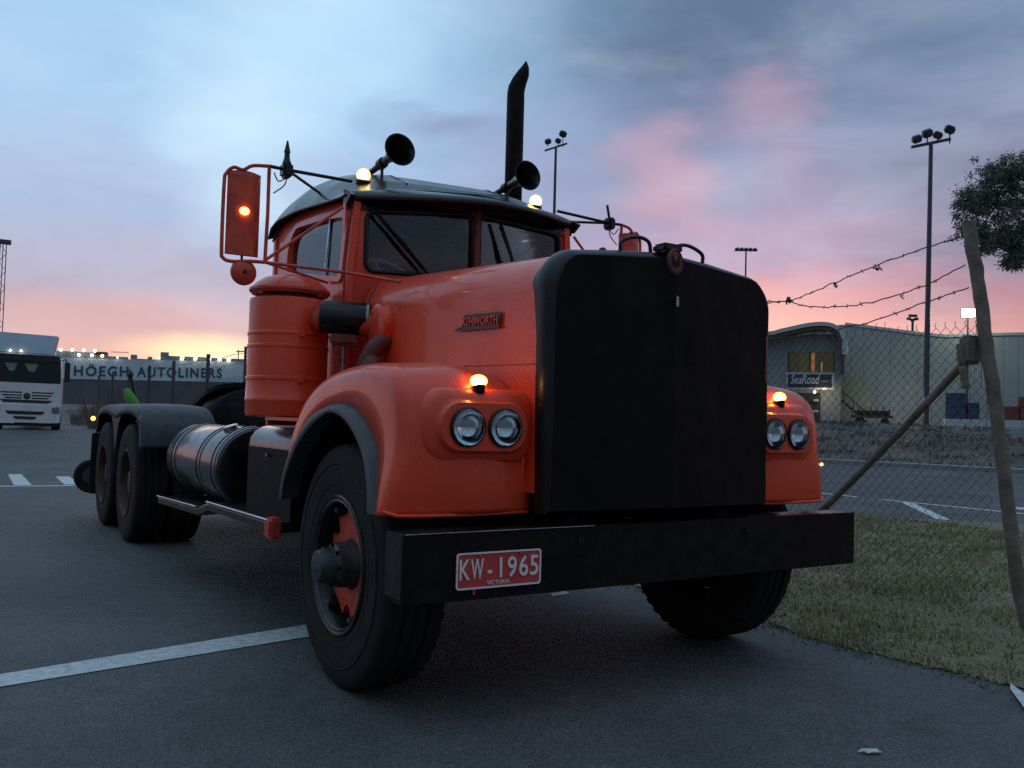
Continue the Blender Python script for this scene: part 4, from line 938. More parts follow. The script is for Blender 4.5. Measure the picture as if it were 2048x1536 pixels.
# pipe to the hood with a dark rubber sleeve and elbow
tube('intake_pipe', [(-.92, 1.12, 1.70), (-.915, 1.0, 1.70), (-.90, .93, 1.70), (-.80, .85, 1.69), (-.66, .76, 1.67)], .074, 'orange_dull', T, 20, 6)
lathe('rubber_sleeve', [(.06, 0), (.083, .006), (.089, .02), (.089, .255), (.083, .268), (.06, .272)], (-.948, .922, 1.700), (1, -.48, -.02), 'black', T, 32)
lathe('sleeve_clamp', [(.091, 0), (.092, .014)], (-.722, .815, 1.695), (1, -.48, -.02), 'steel', T, 32)
lathe('hood_collar', [(.095, 0), (.112, .01), (.118, .04), (.112, .12), (.10, .13)], (-.735, .68, 1.655), (1, 0, .0), 'orange', T, 32)
el = tube('lower_elbow', [(-.68, .62, 1.58), (-.74, .63, 1.54), (-.775, .65, 1.47), (-.78, .68, 1.40), (-.76, .70, 1.28)], .048, 'brownred', T, 16, 6)
MB().sphere((-.775, .60, 1.42), .062, 16, (1, .8, 1.15)).obj('drain_bowl', 'brownred', T, True)
for dx in (-.03, .03): tube('support_rod', [(-.885+dx, .80, 1.60), (-.885+dx, .80, 1.31)], .010, 'steel' if dx > 0 else 'orange_dull', T, 8)
box('support_bracket', (-.94, .735, 1.545), (-.80, .80, 1.60), 'brownred', T, .012)
box('support_foot', (-.93, .735, 1.31), (-.80, .80, 1.335), 'orange', T, .006)
tube('linkage', [(-.66, .83, 1.90), (-.72, .80, 1.80), (-.73, .78, 1.64)], .006, 'brownred', T, 6)
# --- exhaust stack ----------------------------------------------------------
sx, sy = 1.22, 2.45
tube('exhaust_stack', [(sx, sy, .95), (sx, sy, 2.76)], .082, 'black_matte', T, 24)
qx, qy = .62, -.78
st = [(0, 2.70, .072), (0, 3.3, .072), (0, 3.80, .072), (0, 3.86, .071), (.006, 3.90, .070), (.03, 3.96, .062), (.062, 4.02, .050), (.078, 4.07, .030), (.080, 4.10, .014), (.082, 4.115, .006)]
pc = cat([(sx+qx*o_, sy+qy*o_, z) for o_, z, r in st], 1)
pipe = MB().tube(pc, .07, 24, rs=[r for _, _, r in st])
pv = []
for v in pipe.v:  # mitre the tip to a vertical-ish cut
    pv.append(v)
pipe.v = pv; pp = pipe.obj('exhaust_pipe', 'black_matte', T, True)
tube('stack_bracket', [(sx, sy, 2.3), (.7, 2.40, 2.3)], .02, 'black_matte', T, 8)

# ================================================================== FENCE (right)
F = thing('chain_link_fence', 'leaning timber post with strut, barbed wire and chain link mesh beside the truck', 'fence', (2.8, -.85, 0))
def frel(pts): return [(x-2.8, y+.85, z) for x, y, z in pts]
def knotty(name, pts, r, m, parent, n=10, wob=.012):
    P = cat(pts, 10); q = []
    for i, p in enumerate(P): q.append(Vector(p)+Vector((noise.noise((i*.5, 0, 1))*wob, noise.noise((i*.5, 3, 1))*wob, 0)))
    rs = [r*(1+.10*noise.noise((i*.7, 7, 0))) for i in range(len(P))]
    return MB().tube(q, r, n, rs=rs).obj(name, m, parent, True, 50)
knotty('leaning_post', frel([(2.8, -.93, -.1), (2.8, -.81, .188), (2.8, -.69, 1.05), (2.8, -.575, 1.874), (2.8, -.475, 2.50)]), .040, 'wood', F)
knotty('strut', frel([(2.8, -.50, 1.66), (2.8, .04, 1.12), (2.8, .572, .621), (2.8, 1.26, -.02)]), .026, 'wood', F, 8, .006)
b_ = MB().box((-.07, .31, 1.60), (.07, .40, 1.78)); b_.obj('post_clamp', 'wood', F, bevel=.02)
knotty('broken_offcut', frel([(2.74, -.46, 1.72), (2.73, -.48, 1.60), (2.74, -.50, 1.45)]), .024, 'wood', F, 7)
def barb(pts, name='barbed_wire', far=2.2):
    P = cat(frel(pts), 14); q = []
    for i, p in enumerate(P): q.append(p+Vector((.008*noise.noise((i*.4, 1, 0)), 0, .010*noise.noise((i*.35, 9, 0)))))
    mb = MB().tube(q, .0042, 5); k = 0
    rnd = random.Random(len(pts))
    acc = 0
    for i in range(1, len(q)):
        acc += (q[i]-q[i-1]).length
        if acc > .10:
            acc = 0; p = q[i]
            for j in range(2):
                d = Vector((rnd.uniform(-1, 1), rnd.uniform(-1, 1), rnd.uniform(-1, 1))).normalized()*.017; mb.tube([p-d, p+d], .0028, 3)
    return mb.obj(name, 'wire', F)
barb([(2.8, -.43, 2.42), (2.8, .05, 2.345), (2.8, .53, 2.237), (2.8, .80, 2.17), (2.8, .963, 2.145), (2.8, 1.20, 2.163), (2.8, 1.7, 2.2), (2.8, 2.3, 2.3)])
barb([(2.8, -.455, 2.235), (2.8, -.16, 2.13), (2.8, .236, 2.062), (2.8, .55, 2.060), (2.8, .80, 2.092), (2.8, .963, 2.140), (2.8, 1.2, 2.15)])
barb([(2.8, -.48, 2.087), (2.8, -.18, 2.021), (2.8, .315, 1.915), (2.8, 1.1, 1.86), (2.8, 2.3, 1.9)])
def tangle(c, n, r, name='wire_tangle'):
    rnd = random.Random(int(c[1]*100)+n); mb = MB()
    for k in range(n):
        p0 = Vector((rnd.uniform(-1, 1), rnd.uniform(-1, 1), rnd.uniform(-1, 1)))*r; pts = [p0+Vector((rnd.uniform(-1, 1), rnd.uniform(-1, 1), rnd.uniform(-1, 1)))*r for _ in range(4)]
        mb.tube(cat([Vector(c)+p-Vector((2.8, -.85, 0)) for p in pts], 4), .0045, 4)
    mb.obj(name, 'wire', F)
tangle((2.8, .955, 2.15), 7, .022); tangle((2.8, .53, 2.22), 3, .012); tangle((2.8, .18, 2.30), 4, .013); tangle((2.8, -.02, 2.07), 2, .010)
def mesh_wires():
    mb = MB(); pitch = .034; zz = .035; k = 0; y = -.62
    post = lambda z: -.83+.155*z      # leaning post line
    while y < 3.2:
        pts = []; z = .06; i = 0; top = 1.875+.012*noise.noise((y*3, 0, 0))+.03*ss((y+.6)/-.1) 
        while z < top:
            yy = y+(pitch/2 if i % 2 else -pitch/2)*(1 if k % 2 == 0 else -1)+.006*noise.noise((y*2, z*2, 0))
            bow = .02*noise.noise((y*.9, z*.8, 4))
            if yy > post(z): pts.append((bow, yy+.85, z))
            z += zz; i += 1
        if len(pts) > 2:
            mb.tube(pts, .0021, 3, cap=False)
            e = Vector(pts[-1]); mb.tube([e, e+Vector((0, .008, .022)), e+Vector((.003, -.002, .034))], .0022, 3)
        y += pitch; k += 1
    o = mb.obj('chain_link_mesh', 'mesh_wire', F); o['kind'] = 'stuff'
mesh_wires()
# fence running away on the ship's side
F2 = thing('boundary_fence', 'receding wire fence with grey posts in front of the white ship', 'fence', (2.5, 14.48, 0))
prev = None
for y in (11.4, 14.48, 17.55, 21.2, 24.5, 27.9, 31.3, 34.7):
    z0 = H(2.5, y); tp = 2.53
    o = MB().tube([(0, y-14.48, z0), (0, y-14.48, tp-.05), (.0, y-14.48, tp)], .045, 8).obj('fence_post', 'pole', F2, True, 50)
for z in (2.40, 2.2): MB().tube([(0, 11.4-14.48+i*1.0, z+.02*sin(i*2.1)) for i in range(24)], .006, 4).obj('fence_wire', 'wire', F2)
mb = MB()
for i in range(150):
    y0 = 11.4+i*.155-14.48; mb.tube([(0, y0, H(2.5, y0+14.48)+.05), (0, y0+.155*(1 if i % 2 else -1)*6, 1.95)], .0035, 3, cap=False)
    mb.tube([(0, y0+.9, H(2.5, y0+15.3)+.05), (0, y0-.0, 1.95)], .0035, 3, cap=False)
o = mb.obj('fence_mesh', 'mesh_wire', F2); o['kind'] = 'stuff'

# ================================================================== WHITE TRUCK
az = radians(4.09); WT = thing('white_truck', 'white cab-over truck parked on the far left facing the camera', 'truck', (-.36, 28.22, H(-.36, 28.22)))
WT.rotation_euler.z = -az-.05
zb = H(-.36, 28.22)
def wz(z): return z-zb
SC = .98
def wslab(name, poly, y, th, m, parent=WT, holes=[], bevel=0): return slab(poly, holes, lambda a, b, d: (a, y+d, wz(b)), th).obj(name, m, parent, bevel=bevel)
wx = -.05
body = wslab('cab_body', rpoly([(wx-.98, .90), (wx+.96, .88), (wx+.96, 2.0), (wx+.90, 2.80), (wx+.80, 2.90), (wx-.80, 2.91), (wx-.92, 2.80), (wx-.98, 2.0)], .08), 0, 1.9, 'white_truck')
wslab('windscreen', rpoly([(wx-.95, 1.98), (wx+.92, 1.96), (wx+.89, 2.72), (wx-.88, 2.74)], .08), -.03, .04, 'truck_glass', body)
wslab('sun_visor', rpoly([(wx-.93, 2.66), (wx+.91, 2.64), (wx+.88, 2.84), (wx-.86, 2.85)], .05), -.16, .10, 'truck_glass', body)
for x0, x1 in ((-.66, -.30), (-.12, .28)): wslab('pale_sign', [(wx+x0, 2.58), (wx+x1, 2.57), (wx+x1-.10, 2.32), (wx+x0+.14, 2.33)], -.05, .01, M['pale'] if 'pale' in M else mat('pale_card', (.20, .30, .26), .6), body)
wslab('front_panel', rpoly([(wx-.97, 1.0), (wx+.95, .98), (wx+.95, 1.96), (wx-.97, 1.97)], .05), -.06, .06, 'white_truck', body)
for z, h in ((1.665, .76), (1.575, .70), (1.49, .62)):
    for s in (-1, 1): wslab('grille_slot', [(wx+s*.14, z+.018), (wx+s*h, z+.016), (wx+s*(h-.05), z-.022), (wx+s*.14, z-.020)], -.07, .02, 'dark_plastic', body)
wslab('grille_slot', rpoly([(wx-.74, 1.44), (wx+.72, 1.42), (wx+.60, 1.33), (wx-.64, 1.345)], .02), -.07, .02, 'dark_plastic', body)
st_ = lathe('grille_emblem', [(.085, 0), (.10, .012), (.085, .02)], (wx, -.07, wz(1.555)), (0, -1, 0), 'dark_plastic', body, 24)
for k in range(3): a = radians(90+120*k); tube('emblem_bar', [(wx, -.095, wz(1.555)), (wx+.075*cos(a), -.095, wz(1.555)+.075*sin(a))], .010, 'steel', st_, 5)
bm_ = wslab('bumper', rpoly([(wx-.97, .74), (wx+.95, .72), (wx+.96, 1.27), (wx-.98, 1.29)], .06), -.14, .30, 'white_truck')
wslab('air_inlet', rpoly([(wx-.58, 1.09), (wx+.52, 1.07), (wx+.46, .97), (wx-.50, .98)], .03), -.15, .02, 'dark_plastic', bm_)
wslab('air_inlet', rpoly([(wx-.36, .92), (wx+.30, .91), (wx+.25, .82), (wx-.30, .83)], .03), -.15, .02, 'dark_plastic', bm_)
for s in (-1, 1):
    hl = wslab('headlight', rpoly([(wx+s*.70, 1.19), (wx+s*.92, 1.24), (wx+s*.94, 1.02), (wx+s*.72, 1.03)], .05), -.155, .02, M['hl'] if 'hl' in M else mat('headlight_lens', (.16, .17, .17), .15), bm_)
    tube('mirror_arm', [(wx+s*.93, .1, wz(2.72)), (wx+s*1.05, -.1, wz(2.75)), (wx+s*1.09, -.12, wz(2.60))], .02, 'dark_plastic', WT, 8)
    MB().box((wx+s*1.10-.08, -.16, wz(2.02)), (wx+s*1.10+.08, -.06, wz(2.66))).obj('mirror', 'dark_plastic', WT, bevel=.03)
    for y in (1.1,): 
        MB().lathe([(.28, 0), (.47, .02), (.49, .06), (.49, .22), (.47, .26)], (wx+s*.96, y-.35, .47), (-s, 0, 0), 28).obj('wheel', 'rubber', WT, True, 40)
wslab('number_plate', [(wx-.80, .78), (wx-.30, .78), (wx-.30, .70), (wx-.80, .70)], -.16, .01, 'plate_white')
wslab('lower_valance', [(wx-.95, .72), (wx+.90, .70), (wx+.88, .60), (wx-.92, .62)], -.02, .4, 'dark_plastic')
vs = [(wx-1.15, .3, wz(3.56)), (wx+.78, .3, wz(3.50)), (wx+.66, -.02, wz(2.90)), (wx-1.15, -.02, wz(2.92)), (wx-1.15, 1.8, wz(3.60)), (wx+.78, 1.8, wz(3.54)), (wx+.66, 1.8, wz(2.90)), (wx-1.15, 1.8, wz(2.92))]
pyobj('wind_deflector', vs, [(0, 1, 2, 3), (4, 5, 6, 7), (0, 1, 5, 4), (1, 2, 6, 5), (2, 3, 7, 6), (3, 0, 4, 7)], mat('pale_blue_white_panel', (.36, .44, .50), .5, noise_s=2, col2=(.30, .37, .43)), WT)
for x in (-.52, -.22): MB().sphere((wx+x, -.08, wz(2.96)), .03, 8).obj('cab_lamp', 'white_lamp', WT, True)
MB().box((wx-.45, .2, .35), (wx+.45, 6.5, .6)).obj('chassis', 'dark_plastic', WT)

# ================================================================== SHIP
az = radians(10.48); SH = thing('car_carrier_ship', 'long white and dark car carrier ship moored beyond the fence with lit deck lamps', 'ship', (51.94, 291.29, 0)); SH.rotation_euler.z = -az
hull = MB().rings([[(x, 0, 1.0), (x, 30, 1.0), (x, 30, z), (x, 0, z)] for x, z in ((-60, 10.0), (-26, 10.35), (30, 11.45), (160, 13.6))]).obj('hull', 'ship_dark', SH)
band = MB().rings([[(x, -.15, za), (x, 30.2, za), (x, 30.2, zc), (x, -.15, zc)] for x, za, zc in ((-60, 9.95, 15.7), (-26, 10.3, 16.6), (30, 11.4, 18.0), (160, 13.5, 21))]).obj('upper_hull', 'ship_white', SH)
def stext(s, x0, x1, z0, size, sx):
    text('hull_lettering', s, size, lambda x, y, z: (x0+x, -.25-z, z0+y+.0135*x), 'ship_text', SH, sx=sx, th=.05, bold=.11, space=1.0)
stext('HÖEGH', 0, 0, 10.95+.55, 4.35, 1.0) if False else None
def fit_text(s, x0, x1, z0, size):
    cu = bpy.data.curves.new('t', 'FONT'); cu.body = s; cu.size = size; cu.offset = .09; cu.space_character = 1.22
    t = bpy.data.objects.new('t', cu); COL.objects.link(t); bpy.context.view_layer.update(); w = t.dimensions.x; bpy.data.objects.remove(t)
    text('hull_lettering', s, size, lambda x, y, z: (x0+x, -.25-z, z0+y+.034*(x0+x+22)*.8), 'ship_text', SH, sx=(x1-x0)/w, th=.05, bold=.09, space=1.22)
fit_text('HÖEGH', -22.1, -7.0, 11.45, 4.2)
fit_text('AUTOLINERS', -4.3, 20.7, 11.45, 4.2)
for x, z in ((-25.69, 18.94), (-22.58, 19.11), (-19.45, 19.13), (-16.42, 19.14), (-20.75, 17.69), (-17.19, 17.73), (-14.28, 17.73), (-10.08, 17.48), (1.76, 17.94), (8.63, 18.29), (12.62, 18.45), (16.7, 18.22), (19.87, 18.39), (22.62, 18.36)):
    big = .42 if x < -12 or x > 5 else .28
    MB().sphere((x, -1.0, z), big, 8).obj('deck_lamp', 'white_lamp', SH, True)
for x0, x1, z0, z1, y in ((-27, -14, 16.2, 18.7, .5), (-14, -7.2, 16.4, 17.8, 1), (-15.2, -13.0, 17.6, 19.1, 2), (-6.4, -4.6, 17, 18.7, 2), (-4.6, 2.2, 17, 17.6, 3), (-1.5, -.2, 17.4, 18.3, 2), (2.2, 4.6, 16.9, 19.9, 1), (4.6, 7.9, 17, 18.9, 2), (9.2, 11.9, 17, 18.9, 2), (13.2, 15.9, 17.4, 19.0, 2), (17.2, 19.2, 17.4, 18.9, 2), (20.4, 22.0, 17.5, 18.9, 2), (23.6, 34, 17.6, 19.0, 2), (36, 60, 18, 20.5, 2)):
    MB().box((x0, y, z0), (x1, y+6, z1)).obj('deck_house', 'ship_house', SH)
MB().box((-16.4, -1.2, 17.9), (-13.1, 1, 18.9)).obj('lifeboat', 'brownred', SH, bevel=.3)
tube('mast', [(25.6, 2, 18.5), (25.6, 2, 22)], .16, 'ship_house', SH, 6); tube('mast_arm', [(24.9, 2, 21.3), (27.4, 2, 21.5)], .2, 'ship_house', SH, 6)
tube('rail', [(-12, 0, 19.1), (-7, 0, 19.2)], .10, 'ship_text', SH, 5)

# ================================================================== WAREHOUSE
AZB = radians(54.44); BO = Vector((54.31, 37.0, 0))
def bthing(name, label, cat_, s=0, dep=0, z=0, group=None):
    e = Vector((cos(AZB), -sin(AZB), 0)); nn = Vector((sin(AZB), cos(AZB), 0))
    o = thing(name, label, cat_, BO+e*s+nn*dep+Vector((0, 0, z)), group); o.rotation_euler.z = -AZB; return o
WH = bthing('warehouse', 'pale green clad warehouse with a low gable behind the chain link fence', 'building')
roofl = [(-30, 6.2), (-14, 7.7), (-2.11, 8.97), (.94, 8.52), (3.2, 8.16), (4.6, 8.02), (6.89, 8.09), (12, 8.12), (60, 8.2)]
# cladding sheets as separate ribs between roofline and base
def zroof(x):
    for (a, za), (b, zb_) in zip(roofl, roofl[1:]):
        if a <= x <= b: return za+(zb_-za)*(x-a)/(b-a)
    return roofl[-1][1]
x = -2.6; wv = []
xsr = []
while x < 30: xsr.append(x); x += .9
for i, x in enumerate(xsr):
    x1 = x+.885
    slab([(x, 1.2), (x1, 1.2), (x1, zroof(x1)-.0), (x, zroof(x))], [], lambda a, b, d: (a, d, b), .12).obj('cladding_panel', 'shed', WH)
slab([(-30, 1.0), (60, 1.0)]+[(a, b-.05) for a, b in reversed(roofl)], [], lambda a, b, d: (a, .14+d, b), 30).obj('wall', 'shed', WH)
MB().rings([[(a, -.10, b-.10), (a, -.10, b+.10), (a, 30.5, b+.10), (a, 30.5, b-.10)] for a, b in roofl if a > -3.0]).obj('roof_capping', 'fascia', WH)
OF = bthing('office_block', 'grey office front with curved canopy and dark sign at the end of the warehouse', 'building', 0, -5)
k = .93
slab([(-14, 1.4), (-2.35, 1.4), (-2.35, 7.9), (-2.6, 8.25), (-14, 8.0)], [[(-6.07, 5.42), (-2.86, 5.42), (-2.86, 6.90), (-6.07, 6.90)], [(-5.6, 1.42), (-3.75, 1.42), (-3.75, 3.85), (-5.6, 3.85)]], lambda a, b, d: (a*k, d, b*k+.08), .5).obj('wall', 'office', OF)
can_ = cat([(-14, 8.05, 0), (-7.91, 8.12, 0), (-6.34, 8.38, 0), (-4.56, 8.75, 0), (-3.3, 8.78, 0), (-2.55, 8.45, 0), (-2.15, 7.75, 0), (-2.10, 6.6, 0)], 8)
mb = MB(); rg = []
for i, p in enumerate(can_):
    q = can_[min(i+1, len(can_)-1)]-can_[max(i-1, 0)]; nn = Vector((-q.y, q.x, 0)).normalized()
    a, b = p+nn*.16, p-nn*.12; rg.append([(a.x*k, -1.5, a.y*k+.08), (a.x*k, 3, a.y*k+.08), (b.x*k, 3, b.y*k+.08), (b.x*k, -1.5, b.y*k+.08)])
mb.rings(rg).obj('canopy', 'fascia', OF, True, 40)
rg = []
for i, p in enumerate(can_):
    q = can_[min(i+1, len(can_)-1)]-can_[max(i-1, 0)]; nn = Vector((-q.y, q.x, 0)).normalized()
    a, b = p-nn*.13, p-nn*.36; rg.append([(a.x*k, -1.3, a.y*k+.08), (a.x*k, .0, a.y*k+.08), (b.x*k, .0, b.y*k+.08), (b.x*k, -1.3, b.y*k+.08)])
MB().rings(rg).obj('soffit', 'bronze', OF, True, 40)
MB().box((-2.36*k, -1.2, 5.3*k), (-2.10*k, 0, 7.4*k)).obj('downpipe_cover', 'shed_dark', OF)
wnw = MB().box((-6.07*k, .25, 5.42*k+.08), (-2.86*k, .3, 6.90*k+.08)).obj('window', mat('dim_window', (.035, .035, .022), .2, emit=.045, ecol=(.5, .42, .16)), OF)
for x0, x1, c in ((-4.45, -4.2, (1, .42, .10)), (-3.75, -3.66, (.9, .7, .3)), (-5.3, -4.6, (.35, .36, .12))):
    MB().box((x0*k, .20, 5.45*k+.08), (x1*k, .24, (6.86 if x0 < -3.8 else 6.2)*k+.08)).obj('lit_blind', mat('lit_blind', tuple(c_*.2 for c_ in c), .6, emit=.22 if x0 != -5.3 else .07, ecol=c), wnw)
for x in (-6.07, -4.52, -2.86): MB().box((x*k-.04, -.02, 5.40*k+.08), (x*k+.04, .22, 6.92*k+.08)).obj('mullion', 'shed_dark', wnw)
sg = MB().box((-6.10*k, -1.0, 4.08*k+.08), (-2.78*k, -.9, 5.32*k+.08)).obj('sign', 'fascia', OF)
MB().box((-5.98*k, -1.03, 4.22*k+.08), (-2.95*k, -.99, 5.18*k+.08)).obj('sign_panel', 'sign_blue', sg)
text('sign_lettering', 'SeaRoad', .86, lambda x, y, z: (-5.82*k+x+.18*y, -1.05-z, 4.50*k+.08+y), 'fascia', sg, sx=.62, th=.01, bold=.02)
text('sign_lettering', 'LOGISTICS', .18, lambda x, y, z: (-3.72*k+x, -1.05-z, 4.62*k+.08+y), 'fascia', sg, sx=.62, th=.01)
dr = MB().box((-5.6*k, .3, 1.42*k), (-3.75*k, .4, 3.85*k+.08)).obj('doorway', 'shed_dark', OF)
for z in (3.1, 2.35): MB().box((-4.25*k, -.25, z), (-3.85*k, -.15, z+.14)).obj('entry_plate', 'fascia', OF)
lmp = MB().sphere((-4.1*k, -1.1, 3.98*k), .09, 8).obj('canopy_lamp', 'white_lamp', OF, True)
# outside stair
ST = bthing('steel_stair', 'dark steel stair slanting down beside the office block', 'stair', 0, -4.5)
for dz in (0, .75):
    tube('stringer' if dz == 0 else 'handrail', [(-2.75, 0, 3.75+dz*.9), (-.55, 0, 1.75+dz*.9)], .07 if dz == 0 else .05, 'shed_dark', ST, 6)
for i in range(9): MB().box((-2.70+i*.245, -.4, 3.60-i*.22), (-2.45+i*.245, .5, 3.66-i*.22)).obj('tread', 'shed_dark', ST)
for i in range(4): tube('baluster', [(-2.6+i*.6, 0, 3.6-i*.55), (-2.6+i*.6, 0, 4.3-i*.55)], .03, 'shed_dark', ST, 5)
M['yellow_wall'] = mat('cream_wall', (.31, .325, .25), .7, noise_s=1, col2=(.26, .275, .21))
CW = bthing('cream_wall', 'low cream wall behind the stair beside the office block', 'wall', 0, -2)
slab([(-3.7, 1.4), (-.3, 1.4), (-.3, 3.6), (-1.2, 4.9), (-2.2, 5.1), (-3.7, 4.0)], [], lambda a, b, d: (a, d, b), .3).obj('wall_panel', 'yellow_wall', CW)
# machinery and boxes
TR = bthing('parked_trailer', 'dark flat trailer loaded with frames standing in front of the warehouse', 'trailer', 0, -6, 1.5)
MB().box((-1.5, 0, .55), (1.1, 2.2, .70)).obj('deck', 'shed_dark', TR)
for i in range(7): MB().box((-1.45+i*.38, 0, .70), (-1.38+i*.38, .1, 1.15+.12*((i*3) % 2))).obj('stake', 'shed_dark', TR)
MB().box((-1.2, .3, .70), (.9, 1.8, 1.02)).obj('load', 'dark_plastic', TR, bevel=.05)
for i in (-1.0, .6): MB().lathe([(.12, 0), (.27, .02), (.27, .25)], (i, .0, .27), (0, 1, 0), 18).obj('wheel', 'rubber', TR, True, 40)
for i, (s0, w_, z0, h_, lab) in enumerate(((4.45, 1.25, 2.12, 1.75, 'taller blue bin stack against the warehouse wall'), (5.72, .75, 2.12, 1.1, 'shorter blue bin beside the taller blue stack'))):
    b = bthing('blue_bin', lab, 'container', s0, -3-i*.1, z0, 'blue bins by the warehouse'); MB().box((0, 0, 0), (w_*.95, 1.2, h_)).obj('bin_body', 'cont_blue', b, bevel=.03)
    for q in range(3): MB().box((.03, -.03, h_*(q+.5)/3.2), (w_*.92, 0, h_*(q+.5)/3.2+.06)).obj('bin_rib', 'cont_blue', b)
for i, (s0, w_, h_, lab) in enumerate(((7.9, .9, .9, 'low dark red crate at the right edge by the warehouse'), (8.8, 1.8, 1.55, 'tall dark red crate at the right edge by the warehouse'))):
    b = bthing('red_crate', lab, 'crate', s0, -3-i*.1, 2.12, 'red crates by the warehouse'); MB().box((0, 0, 0), (w_*.95, 1.2, h_)).obj('crate_body', 'cont_red', b, bevel=.03)
    for q in range(4): MB().box((.02, -.03, h_*(q+.4)/4.2), (w_*.93, 0, h_*(q+.4)/4.2+.05)).obj('crate_slat', 'cont_red', b)
DK = bthing('loading_platform', 'long low white edged concrete platform under the blue bins', 'platform', 4.3, -4, 1.45)
for i in range(6): MB().box((i*1.5, 0, .1), (i*1.5+1.47, 4, .66)).obj('platform_block', 'fascia', DK)
# ================================================================== FLOODLIGHT POLES
def pole(name, label, base, top, heads, barw, r0, r1, group='floodlight poles'):
    o = thing(name, label, 'light pole', base, group); b = Vector(base); tp = Vector(top)-b
    MB().tube([(0, 0, 0), tuple(tp*.5), tuple(tp)], r0, 10, rs=[r0, (r0+r1)/2, r1]).obj('pole', 'pole', o, True, 50)
    rd = Vector((.845, -.535, 0)); up = Vector((0, 0, 1))
    a, c = tp-rd*barw-up*barw*.12*heads[0][3], tp+rd*barw+up*barw*.12*heads[0][3]
    MB().tube([a, c], r1*.8, 6).obj('crossbar', 'pole', o)
    for dx, dz, sz, _ in heads:
        p = tp+rd*dx+up*dz; hd = MB().box((-sz*.5, -sz*.35, -sz*.4), (sz*.5, sz*.35, sz*.4)).obj('floodlight_head', 'pole', o, bevel=sz*.15); hd.location = p; hd.rotation_euler = (radians(35), radians(20*(1 if dx > 0 else -1)), -.57)
        MB().tube([p-up*.0, p-up*max(.12, dz)], r1*.35, 5).obj('head_bracket', 'pole', o)
    return o
pole('floodlight_pole', 'tall floodlight pole with four lamp heads in front of the warehouse', (52.2, 31.7, 1.4), (52.36, 31.56, 20.5), [(-.95, .25, .62, 2), (-.25, .65, .66, 2), (.45, .55, .58, 2), (1.25, .95, .66, 2)], 1.3, .20, .13)
pole('floodlight_pole', 'floodlight pole with two lamp clusters rising behind the cab roof', (25.57, 36.9, 1.0), (25.57, 36.9, 16.5), [(-.45, .30, .36, 3), (.12, .35, .33, 3), (.38, .75, .42, 3)], .62, .12, .07)
pole('floodlight_pole', 'distant floodlight mast with a row of lamps above the radiator', (64.7, 59.4, 1.5), (64.71, 59.38, 18.9), [(-.9, .12, .4, .2), (-.45, .12, .4, .2), (0, .12, .4, .2), (.45, .12, .4, .2), (.9, .12, .4, .2)], 1.15, .13, .08)
o = thing('floodlight_pole', 'small faint floodlight mast over the warehouse roof behind the mesh', 'light pole', (128, 83, 1.5), 'floodlight poles')
MB().tube([(0, 0, 0), (0, 0, 17.6)], .2, 6).obj('pole', 'pole', o)
for dx, dz in ((-.6, 17.8), (0, 17.6), (.6, 17.8), (-.3, 18.3), (.4, 18.3)): MB().box((dx*.845-.25, -dx*.535-.25, dz-.2), (dx*.845+.25, -dx*.535+.25, dz+.2)).obj('floodlight_head', 'pole', o)
# lattice tower at the left edge
LT = thing('lattice_tower', 'thin lattice mast standing behind the white truck at the left edge', 'tower', (3.3, 134, 1.5))
for dx, dy in ((-.45, 0), (.45, 0), (0, .7)): MB().tube([(dx, dy, -1), (dx*.8, dy*.8, 22)], .06, 5).obj('leg', 'pole', LT)
for i in range(18): MB().tube([(-.45+.9*(i % 2), 0, i*1.2), (.45-.9*(i % 2), 0, (i+1)*1.2)], .045, 4).obj('brace', 'pole', LT)
MB().box((-.8, -.2, 21.6), (.9, .4, 22.2)).obj('lamp_head', 'pole', LT)
# lit floodlight on a short pole in front of the warehouse roof
FL = bthing('lit_floodlight', 'brightly lit floodlight glowing just left of the leaning post', 'floodlight', 5.94, -.5, 0)
tube('pole', [(0, .3, 1.4), (0, .3, 9.5)], .06, 'pole', FL, 8)
MB().box((-.48, 0, 9.22), (.48, .3, 9.90)).obj('housing', 'pole', FL, bevel=.05)
MB().box((-.42, -.06, 9.28), (.42, -.01, 9.84)).obj('lamp_lens', 'flood', FL, bevel=.02)
def lamp(name, loc, power, col, r=.2):
    d = bpy.data.lights.new(name, 'POINT'); d.energy = power; d.color = col; d.shadow_soft_size = r; o = bpy.data.objects.new(name, d); COL.objects.link(o); o.location = loc
e_ = Vector((cos(AZB), -sin(AZB), 0)); n_ = Vector((sin(AZB), cos(AZB), 0))
lamp('canopy_lamp_light', BO+e_*(-3.2)-n_*6.3+Vector((0, 0, 3.6)), 30, (1, .80, .50))
lamp('wall_lamp_light', BO+e_*(1.5)-n_*4.5+Vector((0, 0, 3.0)), 90, (1, .95, .76))
lamp('flood_lamp_light', BO+e_*(5.9)-n_*1.5+Vector((0, 0, 9.4)), 120, (.9, 1, .8))

# ================================================================== TREE
TRE = thing('gum_tree', 'gum tree with drooping grey green clumps behind the leaning post', 'tree', (27.9, 9.6, 0))
base = Vector((27.9, 9.6, 0))
tips = [(24.7, 11.75, 9.25, .7), (25.28, 11.37, 9.58, .62), (25.71, 11.13, 8.81, .78), (24.41, 11.97, 8.46, .59), (24.95, 11.65, 8.16, .66), (24.14, 12.14, 8.45, .41), (24.05, 12.24, 7.67, .44), (24.52, 11.95, 7.37, .55), (24.8, 11.79, 7.07, .39), (25.44, 11.37, 7.55, .55), (25.4, 11.42, 6.77, .34), (25.79, 11.17, 6.94, .47), (26.01, 10.98, 7.88, .7), (26.21, 10.79, 9.3, .78), (25.05, 11.55, 8.79, .62), (25.18, 11.54, 7.39, .34), (25.32, 11.49, 6.54, .22), (26.45, 10.75, 6.96, .62)]
rt_ = random.Random(4)
